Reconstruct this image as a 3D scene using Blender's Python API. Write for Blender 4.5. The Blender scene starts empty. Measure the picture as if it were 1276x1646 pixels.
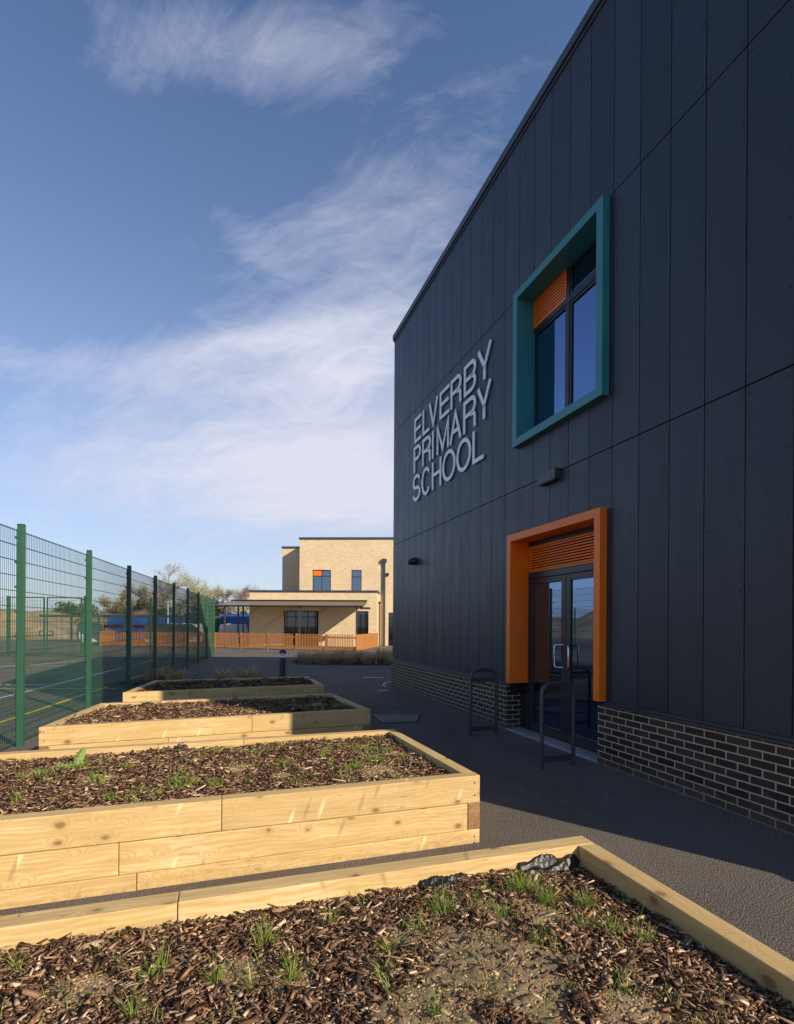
import bpy, bmesh, math, random
import numpy as np
from mathutils import Vector, Matrix, noise
R = math.radians
random.seed(7)
sc = bpy.context.scene
col = sc.collection

# ------------------------------------------------------------------ camera
cam_d = bpy.data.cameras.new('camera'); cam = bpy.data.objects.new('camera', cam_d); col.objects.link(cam)
a = R(0.35)
cam.matrix_world = Matrix(((math.cos(a), -math.sin(a), 0, 0), (0, 0, -1, 0), (math.sin(a), math.cos(a), 0, 1.64), (0, 0, 0, 1)))
cam_d.sensor_fit = 'VERTICAL'; cam_d.sensor_height = 36; cam_d.sensor_width = 27.9
cam_d.lens = 850 / 1646 * 36
cam_d.shift_y = 0.1104
cam_d.clip_start = 0.05; cam_d.clip_end = 3000
sc.camera = cam

# ------------------------------------------------------------------ light
SUN = Vector((0.7716 * math.cos(R(26.4)), -0.6362 * math.cos(R(26.4)), math.sin(R(26.4))))
sun_d = bpy.data.lights.new('sun', 'SUN'); sun = bpy.data.objects.new('sun', sun_d); col.objects.link(sun)
sun_d.energy = 5.0; sun_d.angle = R(0.5); sun_d.color = (1.0, 0.87, 0.70)
sun.rotation_euler = SUN.to_track_quat('Z', 'Y').to_euler()
sun.location = (20, -20, 20)

class NT:
    """tiny node-tree helper"""
    def __init__(s, tree): s.t = tree; s.n = tree.nodes; s.l = tree.links
    def new(s, kind, **kw):
        n = s.n.new(kind)
        ins = kw.pop('ins', {})
        for k, v in kw.items(): setattr(n, k, v)
        for k, v in ins.items(): s.put(n, k, v)
        return n
    def put(s, n, k, v):
        sock = n.inputs[k]
        if isinstance(v, bpy.types.NodeSocket): s.l.new(v, sock)
        elif isinstance(v, bpy.types.Node): s.l.new(v.outputs[0], sock)
        else: sock.default_value = v
    def math(s, op, x, y=0.0, z=None, clamp=False):
        n = s.new('ShaderNodeMath', operation=op, use_clamp=clamp); s.put(n, 0, x); s.put(n, 1, y)
        if z is not None: s.put(n, 2, z)
        return n.outputs[0]
    def mix(s, f, x, y, blend='MIX'):
        n = s.new('ShaderNodeMix', data_type='RGBA', blend_type=blend)
        s.put(n, 0, f); s.put(n, 6, x); s.put(n, 7, y)
        return n.outputs[2]
    def ramp(s, f, stops, interp='LINEAR'):
        n = s.new('ShaderNodeValToRGB'); s.put(n, 0, f); r = n.color_ramp; r.interpolation = interp
        while len(r.elements) < len(stops): r.elements.new(0.5)
        for e, (p, c) in zip(r.elements, stops):
            e.position = p; e.color = c if len(c) == 4 else (*c, 1)
        return n.outputs[0]
    def map(s, v, a0, a1, b0=0.0, b1=1.0, smooth=False):
        n = s.new('ShaderNodeMapRange', clamp=True); n.interpolation_type = 'SMOOTHSTEP' if smooth else 'LINEAR'
        s.put(n, 0, v)
        for i, q in enumerate((a0, a1, b0, b1)): n.inputs[i + 1].default_value = q
        return n.outputs[0]
    def noise(s, vec, scale, detail=4, rough=0.5, dist=0.0):
        n = s.new('ShaderNodeTexNoise'); s.put(n, 'Vector', vec)
        n.inputs['Scale'].default_value = scale; n.inputs['Detail'].default_value = detail
        n.inputs['Roughness'].default_value = rough; n.inputs['Distortion'].default_value = dist
        return n.outputs[0]
    def scale(s, vec, v, loc=(0, 0, 0)):
        n = s.new('ShaderNodeMapping'); s.put(n, 0, vec); n.inputs['Scale'].default_value = v; n.inputs['Location'].default_value = loc
        return n.outputs[0]

# ------------------------------------------------------------------ sky
w = bpy.data.worlds.new('World'); sc.world = w; w.use_nodes = True
t = NT(w.node_tree); t.n.clear()
sky = t.new('ShaderNodeTexSky', sky_type='NISHITA', sun_disc=False, sun_elevation=R(26.4), sun_rotation=R(129.5), air_density=1.0, dust_density=0.4, ozone_density=4.0, altitude=50)
tc = t.new('ShaderNodeTexCoord'); sep = t.new('ShaderNodeSeparateXYZ', ins={0: tc.outputs['Generated']})
X, Y, Z = sep.outputs
az = t.math('ARCTAN2', X, Y)              # 0 = straight ahead, negative left
el = t.math('ARCSINE', Z)
def blob(a0, e0, sa, se, amp, tilt=0.0):
    da = t.math('SUBTRACT', az, a0); de = t.math('SUBTRACT', t.math('SUBTRACT', el, e0), t.math('MULTIPLY', da, tilt))
    q = t.math('ADD', t.math('POWER', t.math('DIVIDE', da, sa), 2.0), t.math('POWER', t.math('DIVIDE', de, se), 2.0))
    return t.math('MULTIPLY', t.math('EXPONENT', t.math('MULTIPLY', q, -1.0)), amp)
den = t.math('ADD', t.math('MAXIMUM', Z, 0.0), 0.22)
pl = t.new('ShaderNodeCombineXYZ', ins={0: t.math('DIVIDE', X, den), 1: t.math('DIVIDE', Y, den), 2: 0.37}).outputs[0]
warp = t.new('ShaderNodeTexNoise', ins={'Vector': pl, 'Scale': 1.3, 'Detail': 3.0})
wv = t.new('ShaderNodeVectorMath', operation='MULTIPLY_ADD', ins={0: warp.outputs['Color'], 1: (0.5, 0.5, 0.0), 2: pl}).outputs[0]
n1 = t.noise(t.scale(wv, (0.8, 1.5, 1)), 1.3, 9, 0.60, 0.0)
n2 = t.noise(t.scale(t.new('ShaderNodeVectorRotate', rotation_type='Z_AXIS', ins={0: wv, 'Angle': 0.5}).outputs[0], (1.0, 4.5, 1), (3, 1, 0)), 1.9, 8, 0.65, 0.0)
n3 = t.noise(t.scale(wv, (5.0, 9.0, 1), (7, 2, 0)), 2.6, 8, 0.7, 0.6)
nn = t.math('ADD', t.math('ADD', t.math('MULTIPLY', n1, 0.46), t.math('MULTIPLY', n2, 0.34)), t.math('MULTIPLY', n3, 0.20))
cov = 0.0
for b in ((-0.08, 0.29, 0.34, 0.16, 0.56, -0.10), (-0.50, 0.22, 0.35, 0.12, 0.30, 0.1), (-0.02, 0.50, 0.22, 0.06, 0.30, 0.15),
          (-0.06, 0.64, 0.30, 0.09, 0.24, 0.25), (-0.26, 0.81, 0.28, 0.055, 0.23, 0.15), (-0.35, 0.52, 0.35, 0.12, 0.06, 0.3), (-0.42, 0.40, 0.5, 0.03, 0.12, 0.1), (-0.30, 0.62, 0.16, 0.03, 0.06, -0.5), (-0.30, 0.47, 0.25, 0.025, 0.18, 0.25),
          (-0.10, 0.80, 0.4, 0.10, 0.14, 0.0), (0.9, 0.5, 0.8, 0.3, 0.2, 0.0)):
    cov = t.math('ADD', blob(*b), cov)
thr = t.math('SUBTRACT', 0.66, cov)
dens = t.map(t.math('SUBTRACT', nn, thr), 0.0, 0.40, 0, 1, False)
dens = t.math('MULTIPLY', t.math('POWER', dens, 1.15), 0.97)
skyc = t.new('ShaderNodeVectorMath', operation='MULTIPLY', ins={0: sky.outputs[0], 1: (0.80, 1.02, 1.24)}).outputs[0]
hazef = t.math('MULTIPLY', t.math('EXPONENT', t.math('MULTIPLY', t.math('MAXIMUM', el, 0.0), -3.3)), 0.90)
skyh = t.mix(hazef, skyc, (5.9, 6.1, 6.75, 1))
skyf = t.mix(dens, skyh, (6.3, 6.4, 7.5, 1))
bg = t.new('ShaderNodeBackground', ins={0: skyf, 1: 0.098})
out = t.new('ShaderNodeOutputWorld', ins={0: bg.outputs[0]})
sc.view_settings.view_transform = 'Standard'; sc.view_settings.look = 'None'; sc.view_settings.gamma = 1; sc.view_settings.exposure = 0.28

# ------------------------------------------------------------------ materials
MATS = {}
def mat(name, color, rough=0.6, metal=0.0, bump=0.0, bscale=80, var=0.0, vscale=3.0, spec=0.5, ior=None):
    m = bpy.data.materials.new(name); m.use_nodes = True; t = NT(m.node_tree)
    b = t.n['Principled BSDF']; c = (*color, 1)
    b.inputs['Roughness'].default_value = rough; b.inputs['Metallic'].default_value = metal
    b.inputs['Specular IOR Level'].default_value = spec
    if ior: b.inputs['IOR'].default_value = ior
    tc = t.new('ShaderNodeTexCoord').outputs['Object']
    if var:
        f = t.noise(tc, vscale, 5, 0.6)
        lo = tuple(x * (1 - var) for x in color); hi = tuple(min(1, x * (1 + var)) for x in color)
        t.put(b, 'Base Color', t.ramp(f, [(0.3, lo), (0.7, hi)]))
    else: b.inputs['Base Color'].default_value = c
    if bump:
        bn = t.new('ShaderNodeBump', ins={'Height': t.noise(tc, bscale, 3), 'Strength': bump, 'Distance': 0.01})
        t.put(b, 'Normal', bn.outputs[0])
    MATS[name] = m
    return m
def base(name):
    m = bpy.data.materials.new(name); m.use_nodes = True; t = NT(m.node_tree); MATS[name] = m
    return m, t, t.n['Principled BSDF']

# asphalt
m_asph, t, b = base('asphalt')
tc = t.new('ShaderNodeTexCoord').outputs['Object']
big = t.noise(tc, 0.55, 5, 0.6, 0.3); fine = t.noise(tc, 120, 2, 0.7)
c1 = t.ramp(big, [(0.3, (0.155, 0.128, 0.103)), (0.7, (0.245, 0.205, 0.168))])
sp = t.new('ShaderNodeTexVoronoi', ins={'Vector': tc, 'Scale': 90.0})
c2 = t.mix(t.map(sp.outputs['Distance'], 0.05, 0.5), t.mix(0.55, c1, (0.42, 0.37, 0.31, 1)), c1)
c3 = t.mix(t.map(fine, 0.35, 0.7), t.mix(0.6, c2, (0.03, 0.027, 0.025, 1)), c2)
stain = t.noise(t.scale(tc, (1, 1, 1), (5, 2, 0)), 2.3, 4, 0.65, 1.0)
c4 = t.mix(t.map(stain, 0.6, 0.78, 0, 0.4), c3, (0.30, 0.265, 0.22, 1))
pat = t.noise(t.scale(tc, (0.35, 0.12, 1), (9, 4, 0)), 2.0, 3, 0.5, 0.8)
c4 = t.mix(t.map(pat, 0.52, 0.60, 0, 0.30), c4, (0.085, 0.07, 0.058, 1))
t.put(b, 'Base Color', c4); b.inputs['Roughness'].default_value = 0.88; b.inputs['Specular IOR Level'].default_value = 0.18
bn = t.new('ShaderNodeBump', ins={'Height': t.math('ADD', fine, t.math('MULTIPLY', sp.outputs['Distance'], -0.8)), 'Strength': 0.75, 'Distance': 0.012})
t.put(b, 'Normal', bn.outputs[0])

def brick_mat(name, ca, cb, mortar, rough=0.8, bump=0.5, spec=0.4, msize=0.010, patch=0.25, dirt=False):
    m, t, b = base(name)
    uv = t.new('ShaderNodeTexCoord').outputs['UV']
    br = t.new('ShaderNodeTexBrick', offset=0.5, squash=1.0)
    t.put(br, 'Vector', uv)
    for k, v in {'Scale': 1.0, 'Mortar Size': msize / 2, 'Mortar Smooth': 0.12, 'Bias': 0.0, 'Brick Width': 0.225, 'Row Height': 0.075}.items(): br.inputs[k].default_value = v
    br.inputs['Color1'].default_value = (0, 0, 0, 1); br.inputs['Color2'].default_value = (1, 1, 1, 1); br.inputs['Mortar'].default_value = (0.5, 0.5, 0.5, 1)
    n = t.noise(uv, 26, 4, 0.6); nb = t.noise(uv, 0.7, 3, 0.5)
    tone = t.math('ADD', t.math('MULTIPLY', br.outputs['Color'], 0.75), t.math('MULTIPLY', n, 0.35))
    c = t.mix(tone, (*ca, 1), (*cb, 1))
    c = t.mix(t.map(nb, 0.35, 0.7, 0, patch), c, (*[x * 0.78 for x in ca], 1))
    mo = t.mix(n, (*[x * 0.75 for x in mortar], 1), (*[min(1, x * 1.2) for x in mortar], 1))
    fin = t.mix(br.outputs['Fac'], c, mo)
    if dirt:
        zz = t.new('ShaderNodeSeparateXYZ', ins={0: t.new('ShaderNodeTexCoord').outputs['Object']}).outputs[2]
        fin = t.mix(t.math('MULTIPLY', t.map(t.math('ADD', zz, t.math('MULTIPLY', t.noise(uv, 6, 5, 0.7), -0.22)), -0.10, 0.10, 0.8, 0, True), t.map(t.noise(uv, 60, 3, 0.6), 0.3, 0.65)), fin, (0.13, 0.11, 0.085, 1))
        fin = t.mix(t.map(t.noise(t.scale(uv, (1, 2, 1)), 3.5, 6, 0.75), 0.60, 0.72, 0, 0.35), fin, (0.22, 0.20, 0.17, 1))
    t.put(b, 'Base Color', fin)
    t.put(b, 'Roughness', t.mix(br.outputs['Fac'], (rough,) * 3 + (1,), (0.95, 0.95, 0.95, 1)))
    b.inputs['Specular IOR Level'].default_value = spec
    h = t.math('ADD', t.math('MULTIPLY', br.outputs['Fac'], -1.0), t.math('MULTIPLY', n, 0.25))
    t.put(b, 'Normal', t.new('ShaderNodeBump', ins={'Height': h, 'Strength': bump, 'Distance': 0.006}).outputs[0])
    return m
m_dbrick = brick_mat('dark_brick', (0.008, 0.008, 0.009), (0.052, 0.044, 0.042), (0.50, 0.42, 0.29), rough=0.45, bump=0.8, patch=0.1, msize=0.014, dirt=True)
m_ybrick = brick_mat('buff_brick', (0.62, 0.455, 0.255), (0.80, 0.62, 0.375), (0.66, 0.54, 0.37), msize=0.012)

# softwood sleepers: UV in metres, u along the length
def wood_mat(name, pale, warm, dark, knots=True, rough=0.7):
    m, t, b = base(name)
    uv = t.new('ShaderNodeTexCoord').outputs['UV']
    s = t.new('ShaderNodeSeparateXYZ', ins={0: uv})
    vo = t.new('ShaderNodeTexVoronoi', feature='F1', voronoi_dimensions='2D', ins={'Vector': t.scale(uv, (1.0, 1.5, 1)), 'Scale': 3.6, 'Randomness': 1.0})
    kd = vo.outputs['Distance']
    near = t.map(kd, 0.0, 0.34, 1.0, 0.0, True)
    wob = t.noise(t.scale(uv, (0.9, 3.0, 1)), 2.0, 3, 0.5)
    ring = t.math('ADD', t.math('MULTIPLY', s.outputs[1], 1.0), t.math('ADD', t.math('MULTIPLY', near, 0.08), t.math('MULTIPLY', wob, 0.16)))
    wa = t.math('SINE', t.math('MULTIPLY', ring, 210.0))
    g2 = t.noise(t.scale(uv, (2.0, 70, 1)), 2.0, 4, 0.7)
    gl = t.noise(t.scale(uv, (0.8, 6, 1)), 2.0, 3, 0.6)
    f = t.math('ADD', t.math('MULTIPLY', t.math('ADD', wa, 1.0), 0.065), t.math('ADD', t.math('MULTIPLY', g2, 0.32), t.math('MULTIPLY', gl, 0.68)))
    c = t.ramp(f, [(0.28, pale), (0.56, warm), (0.85, tuple(x * 0.72 for x in warm))])
    oi = t.new('ShaderNodeObjectInfo').outputs['Random']
    c = t.mix(t.math('MULTIPLY', oi, 0.6), c, (*[x * 0.84 for x in warm], 1))
    saw = t.noise(t.scale(uv, (60, 4, 1)), 2.0, 2, 0.5)
    c = t.mix(t.map(saw, 0.5, 0.8, 0, 0.16), c, (*[x * 0.6 for x in warm], 1))
    if knots:
        sc_ = t.new('ShaderNodeSeparateColor', ins={0: vo.outputs['Color']}).outputs
        pick = t.map(sc_[0], 0.60, 0.62)
        irr = t.math('MULTIPLY', t.noise(uv, 18, 4, 0.65), 0.13)
        kk = t.math('ADD', t.math('SUBTRACT', kd, irr), t.math('MULTIPLY', sc_[1], 0.06))
        # cross-grain streaks where side branches were sawn through
        v2 = t.new('ShaderNodeTexVoronoi', feature='F1', voronoi_dimensions='2D', ins={'Vector': t.scale(t.new('ShaderNodeVectorRotate', rotation_type='Z_AXIS', ins={0: uv, 'Angle': 0.35}).outputs[0], (7.5, 1.35, 1), (4, 2, 0)), 'Scale': 1.5, 'Randomness': 1.0})
        p2 = t.map(t.new('ShaderNodeSeparateColor', ins={0: v2.outputs['Color']}).outputs[0], 0.80, 0.82)
        st_ = t.math('MULTIPLY', t.map(t.math('SUBTRACT', v2.outputs['Distance'], t.math('MULTIPLY', t.noise(uv, 14, 4, 0.6), 0.10)), 0.0, 0.16, 0.62, 0, True), p2)
        c = t.mix(st_, c, (*[x * 0.55 for x in warm], 1))
        p3 = t.map(t.new('ShaderNodeSeparateColor', ins={0: v2.outputs['Color']}).outputs[0], 0.09, 0.07)
        st3 = t.math('MULTIPLY', t.map(v2.outputs['Distance'], 0.0, 0.22, 0.7, 0, True), p3)
        c = t.mix(st3, c, (*[min(1, x * 1.12) for x in pale], 1))
        core = t.math('MULTIPLY', t.map(kk, 0.0, 0.075, 0.95, 0, True), pick)
        halo = t.math('MULTIPLY', t.map(kk, 0.0, 0.20, 0.6, 0, True), pick)
        c = t.mix(halo, c, (*[x * 0.62 for x in warm], 1)); c = t.mix(core, c, (*dark, 1))
    grime = t.noise(uv, 5, 5, 0.7)
    c = t.mix(t.map(grime, 0.62, 0.85, 0, 0.35), c, (0.24, 0.16, 0.09, 1))
    zc_ = t.new('ShaderNodeSeparateXYZ', ins={0: t.new('ShaderNodeTexCoord').outputs['Object']}).outputs[2]
    spl = t.math('MULTIPLY', t.map(t.math('ADD', zc_, t.math('MULTIPLY', t.noise(uv, 9, 5, 0.7), -0.16)), -0.09, 0.01, 0.55, 0, True), t.map(t.noise(uv, 20, 5, 0.75), 0.42, 0.7))
    c = t.mix(spl, c, (0.16, 0.11, 0.07, 1))
    crk = t.math('MULTIPLY', t.map(t.math('ABSOLUTE', t.math('SUBTRACT', t.noise(t.scale(uv, (0.7, 26, 1), (3, 8, 0)), 1.0, 2, 0.5), 0.5)), 0.0, 0.006, 0.55, 0), t.map(t.noise(uv, 1.3, 2, 0.5), 0.52, 0.58))
    c = t.mix(crk, c, (0.16, 0.08, 0.03, 1))
    t.put(b, 'Base Color', c); b.inputs['Roughness'].default_value = rough; b.inputs['Specular IOR Level'].default_value = 0.3
    t.put(b, 'Normal', t.new('ShaderNodeBump', ins={'Height': t.math('ADD', g2, t.math('MULTIPLY', wa, 0.15)), 'Strength': 0.35, 'Distance': 0.004}).outputs[0])
    return m
m_wood = wood_mat('sleeper_pine', (0.83, 0.655, 0.37), (0.60, 0.405, 0.165), (0.27, 0.14, 0.05))
m_endgrain = mat('end_grain', (0.28, 0.15, 0.065), 0.85, bump=0.5, bscale=60, var=0.35, vscale=14)
m_slat = wood_mat('cedar_slat', (0.66, 0.32, 0.10), (0.50, 0.21, 0.06), (0.12, 0.05, 0.02), knots=False)

# cladding: smooth fibre-cement boards
m_clad, t, b = base('cladding_board')
tc = t.new('ShaderNodeTexCoord').outputs['Object']
sx = t.new('ShaderNodeSeparateXYZ', ins={0: tc})
cell = t.math('FLOOR', t.math('DIVIDE', t.math('SUBTRACT', sx.outputs[0], 0.409), 0.414))
wn = t.new('ShaderNodeTexWhiteNoise', noise_dimensions='1D', ins={'W': cell})
f = t.math('ADD', t.math('MULTIPLY', wn.outputs[0], 0.5), t.math('MULTIPLY', t.noise(t.scale(tc, (2, 2, 0.5)), 1.6, 6, 0.65), 0.5))
t.put(b, 'Base Color', t.ramp(f, [(0.22, (0.024, 0.031, 0.044)), (0.78, (0.039, 0.048, 0.066))]))
t.put(b, 'Roughness', t.map(t.noise(t.scale(tc, (6, 6, 0.7)), 1.6, 6, 0.75), 0.3, 0.7, 0.34, 0.50)); b.inputs['Specular IOR Level'].default_value = 0.42
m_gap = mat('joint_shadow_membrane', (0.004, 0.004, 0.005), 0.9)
m_rivet = mat('rivet', (0.008, 0.009, 0.011), 0.6)
m_flash = mat('grey_flashing', (0.045, 0.050, 0.060), 0.38, var=0.15, vscale=2)
m_teal = mat('teal_metal', (0.035, 0.235, 0.245), 0.40, var=0.08, vscale=1.5)
m_orange = mat('orange_metal', (0.92, 0.190, 0.006), 0.42, var=0.08, vscale=1.5)
m_frame = mat('window_frame_metal', (0.022, 0.024, 0.029), 0.35)
m_pane = mat('coated_glass', (0.006, 0.009, 0.012), 0.015, ior=4.6, spec=0.5)
m_pane.node_tree.nodes['Principled BSDF'].inputs['Specular Tint'].default_value = (0.42, 0.62, 1.0, 1)
m_pane2 = mat('plain_glass', (0.006, 0.009, 0.012), 0.02, ior=1.9)
m_letter = mat('brushed_letter', (0.86, 0.87, 0.90), 0.4, metal=0.15)
m_steel = mat('polished_steel', (0.75, 0.75, 0.76), 0.18, metal=1.0)
m_thr = mat('threshold_metal', (0.42, 0.40, 0.38), 0.5, metal=0.4, var=0.25, vscale=9)
m_hoop = mat('hoop_paint', (0.045, 0.052, 0.062), 0.38, var=0.1)
m_green = mat('green_powder_coat', (0.028, 0.100, 0.056), 0.42, var=0.08)
m_wire = mat('green_wire', (0.017, 0.088, 0.048), 0.5)
m_white = mat('white_line_paint', (0.82, 0.82, 0.80), 0.7, var=0.2, vscale=6)
m_yellow = mat('yellow_line_paint', (0.85, 0.66, 0.03), 0.7, var=0.15, vscale=6)
m_plastic = mat('black_membrane', (0.006, 0.006, 0.006), 0.42, bump=0.4, bscale=55)
m_blue = mat('blue_container', (0.030, 0.095, 0.33), 0.5, var=0.35, vscale=.7)
m_dgreen = mat('green_container', (0.012, 0.07, 0.04), 0.5, var=0.15)
m_red = mat('red_plastic', (0.55, 0.03, 0.02), 0.5)
m_sack = mat('white_sack', (0.62, 0.58, 0.52), 0.85, bump=0.6, bscale=6, var=0.2)
m_earth = mat('earth', (0.30, 0.20, 0.115), 0.95, bump=1.0, bscale=1.5, var=0.45, vscale=0.35)
m_field = mat('rough_ground', (0.17, 0.135, 0.085), 0.95, bump=1.0, bscale=2, var=0.4, vscale=0.2)
m_drainm = mat('drain_gravel', (0.19, 0.17, 0.15), 0.9, bump=1.0, bscale=45, var=0.7, vscale=38)
m_conc = mat('concrete_edging', (0.52, 0.50, 0.46), 0.8, var=0.2, vscale=8)
m_poly = mat('canopy_sheet', (0.17, 0.135, 0.105), 0.3, var=0.05)
nt = m_poly.node_tree; mx = nt.nodes.new('ShaderNodeMixShader'); tr = nt.nodes.new('ShaderNodeBsdfTransparent'); tr.inputs[0].default_value = (0.80, 0.76, 0.70, 1)
mx.inputs[0].default_value = 0.70; nt.links.new(tr.outputs[0], mx.inputs[1]); nt.links.new(nt.nodes['Principled BSDF'].outputs[0], mx.inputs[2]); nt.links.new(mx.outputs[0], nt.nodes['Material Output'].inputs[0])
m_bark = mat('bark', (0.30, 0.25, 0.19), 0.9, var=0.3)
m_lens = mat('lamp_lens', (0.9, 0.9, 0.9), 0.25)

def attr_mat(name, rough=0.8, trans=0.0, spec=0.3):
    m, t, b = base(name)
    at = t.new('ShaderNodeAttribute', attribute_name='tone')
    tc = t.new('ShaderNodeTexCoord').outputs['Object']
    g = t.noise(tc, 260, 3, 0.6)
    c = t.mix(t.map(g, 0.3, 0.7, 0, 0.45), at.outputs[0], t.mix(1.0, at.outputs[0], (0.5, 0.42, 0.34, 1), 'MULTIPLY'))
    t.put(b, 'Base Color', c); b.inputs['Roughness'].default_value = rough; b.inputs['Specular IOR Level'].default_value = spec
    if trans:
        tr = t.new('ShaderNodeBsdfTranslucent'); t.put(tr, 0, at.outputs[0])
        mx = t.new('ShaderNodeMixShader', ins={0: trans, 1: b.outputs[0], 2: tr.outputs[0]})
        t.put(t.n['Material Output'], 0, mx.outputs[0])
    return m
m_chip = attr_mat('bark_chip', 0.92, spec=0.12)
m_blade = attr_mat('grass_blade', 0.6, 0.35)
m_leafm = attr_mat('leaf', 0.6, 0.25)
m_soil, t, b = base('bed_soil')
at = t.new('ShaderNodeAttribute', attribute_name='tone'); tc = t.new('ShaderNodeTexCoord').outputs['Object']
g = t.noise(tc, 55, 6, 0.75)
t.put(b, 'Base Color', t.mix(t.map(g, 0.3, 0.7, 0, 0.7), at.outputs[0], t.mix(1.0, at.outputs[0], (0.38, 0.34, 0.30, 1), 'MULTIPLY')))
b.inputs['Roughness'].default_value = 0.95
t.put(b, 'Normal', t.new('ShaderNodeBump', ins={'Height': g, 'Strength': 1.0, 'Distance': 0.02}).outputs[0])

# ------------------------------------------------------------------ mesh helpers
class MB:
    def __init__(s): s.v = []; s.f = []; s.m = []; s.uv = {}; s.uvo = (random.uniform(0, 40), random.uniform(0, 40))
    def quad(s, a, b, c, d, m=0):
        i = len(s.v); s.v += [tuple(a), tuple(b), tuple(c), tuple(d)]; s.f.append((i, i + 1, i + 2, i + 3)); s.m.append(m)
    def box(s, x0, x1, y0, y1, z0, z1, m=0, rot=None, loc=(0, 0, 0)):
        i = len(s.v)
        P = [(x0, y0, z0), (x1, y0, z0), (x1, y1, z0), (x0, y1, z0), (x0, y0, z1), (x1, y0, z1), (x1, y1, z1), (x0, y1, z1)]
        if rot is not None: P = [tuple(rot @ Vector(p) + Vector(loc)) for p in P]
        s.v += P
        for f in ((0, 3, 2, 1), (4, 5, 6, 7), (0, 1, 5, 4), (1, 2, 6, 5), (2, 3, 7, 6), (3, 0, 4, 7)):
            s.f.append(tuple(i + k for k in f)); s.m.append(m)
    def tube(s, pts, r, n=10, m=0, cap=True, closed=False):
        pts = [Vector(p) for p in pts]; N = len(pts); rr = r if isinstance(r, (list, tuple)) else [r] * N
        base = len(s.v); prev = None
        for k, p in enumerate(pts):
            if closed: d = pts[(k + 1) % N] - pts[k - 1]
            else: d = pts[min(k + 1, N - 1)] - pts[max(k - 1, 0)]
            d.normalize()
            if prev is None:
                up = Vector((0, 0, 1)) if abs(d.z) < 0.9 else Vector((1, 0, 0)); x = d.cross(up).normalized()
            else: x = (prev - d * prev.dot(d)).normalized()
            prev = x; y = d.cross(x)
            for j in range(n):
                an = 2 * math.pi * j / n; s.v.append(tuple(p + (x * math.cos(an) + y * math.sin(an)) * rr[k]))
        for k in range(N if closed else N - 1):
            k2 = (k + 1) % N
            for j in range(n):
                s.f.append((base + k * n + j, base + k * n + (j + 1) % n, base + k2 * n + (j + 1) % n, base + k2 * n + j)); s.m.append(m)
        if cap and not closed:
            s.f.append(tuple(base + j for j in range(n))[::-1]); s.m.append(m)
            s.f.append(tuple(base + (N - 1) * n + j for j in range(n))); s.m.append(m)
    def lathe(s, prof, n=24, m=0, cx=0, cy=0):
        base = len(s.v)
        for r, z in prof:
            for j in range(n):
                an = 2 * math.pi * j / n; s.v.append((cx + r * math.cos(an), cy + r * math.sin(an), z))
        for k in range(len(prof) - 1):
            for j in range(n):
                s.f.append((base + k * n + j, base + k * n + (j + 1) % n, base + (k + 1) * n + (j + 1) % n, base + (k + 1) * n + j)); s.m.append(m)
    def wall(s, x0, x1, z0, z1, y, holes=(), depth=0.12, m=0, mr=None):
        """wall plane facing -y with openings and their reveals going to +y"""
        mr = m if mr is None else mr
        xs = sorted({x0, x1} | {h[0] for h in holes} | {h[1] for h in holes}); zs = sorted({z0, z1} | {h[2] for h in holes} | {h[3] for h in holes})
        xs = [x for x in xs if x0 <= x <= x1]; zs = [z for z in zs if z0 <= z <= z1]
        for i in range(len(xs) - 1):
            for j in range(len(zs) - 1):
                cx, cz = (xs[i] + xs[i + 1]) / 2, (zs[j] + zs[j + 1]) / 2
                if any(h[0] < cx < h[1] and h[2] < cz < h[3] for h in holes): continue
                s.quad((xs[i], y, zs[j]), (xs[i + 1], y, zs[j]), (xs[i + 1], y, zs[j + 1]), (xs[i], y, zs[j + 1]), m)
        for a0, a1, b0, b1 in holes:
            b0 = max(b0, z0); b1 = min(b1, z1)
            s.quad((a0, y, b0), (a0, y, b1), (a0, y + depth, b1), (a0, y + depth, b0), mr)
            s.quad((a1, y, b0), (a1, y + depth, b0), (a1, y + depth, b1), (a1, y, b1), mr)
            if b1 < z1: s.quad((a0, y, b1), (a1, y, b1), (a1, y + depth, b1), (a0, y + depth, b1), mr)
            if b0 > z0: s.quad((a0, y, b0), (a0, y + depth, b0), (a1, y + depth, b0), (a1, y, b0), mr)
    def build(s, name, mats, parent=None, bevel=0.0, smooth=False, uv=True, seg=1):
        me = bpy.data.meshes.new(name); me.from_pydata(s.v, [], s.f)
        mats = mats if isinstance(mats, (list, tuple)) else [mats]
        for m in mats: me.materials.append(m)
        me.polygons.foreach_set('material_index', s.m)
        if bevel:
            bm = bmesh.new(); bm.from_mesh(me)
            bmesh.ops.bevel(bm, geom=[e for e in bm.edges if len(e.link_faces) == 2 and e.calc_face_angle(0) > 0.5], offset=bevel, segments=seg, affect='EDGES', profile=0.6)
            bm.to_mesh(me); bm.free()
        if uv: boxuv(me, s.uvo if uv == 'rand' else (0, 0))
        if smooth:
            me.polygons.foreach_set('use_smooth', [True] * len(me.polygons))
            try: me.set_sharp_from_angle(angle=R(40))
            except Exception: pass
        return link(name, me, parent)
def link(name, me, parent=None):
    o = bpy.data.objects.new(name, me); col.objects.link(o); o.parent = parent
    return o
def boxuv(me, off=(0, 0)):
    uvl = me.uv_layers.new(name='UVMap'); V = me.vertices
    data = []
    for p in me.polygons:
        n = p.normal; ax = max(range(3), key=lambda i: abs(n[i]))
        for vi in p.vertices:
            c = V[vi].co
            if ax == 1: q = (c.x, c.z)
            elif ax == 0: q = (c.y, c.z)
            else: q = (c.x, c.y)
            data += [q[0] + off[0], q[1] + off[1]]
    uvl.data.foreach_set('uv', data)
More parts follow.
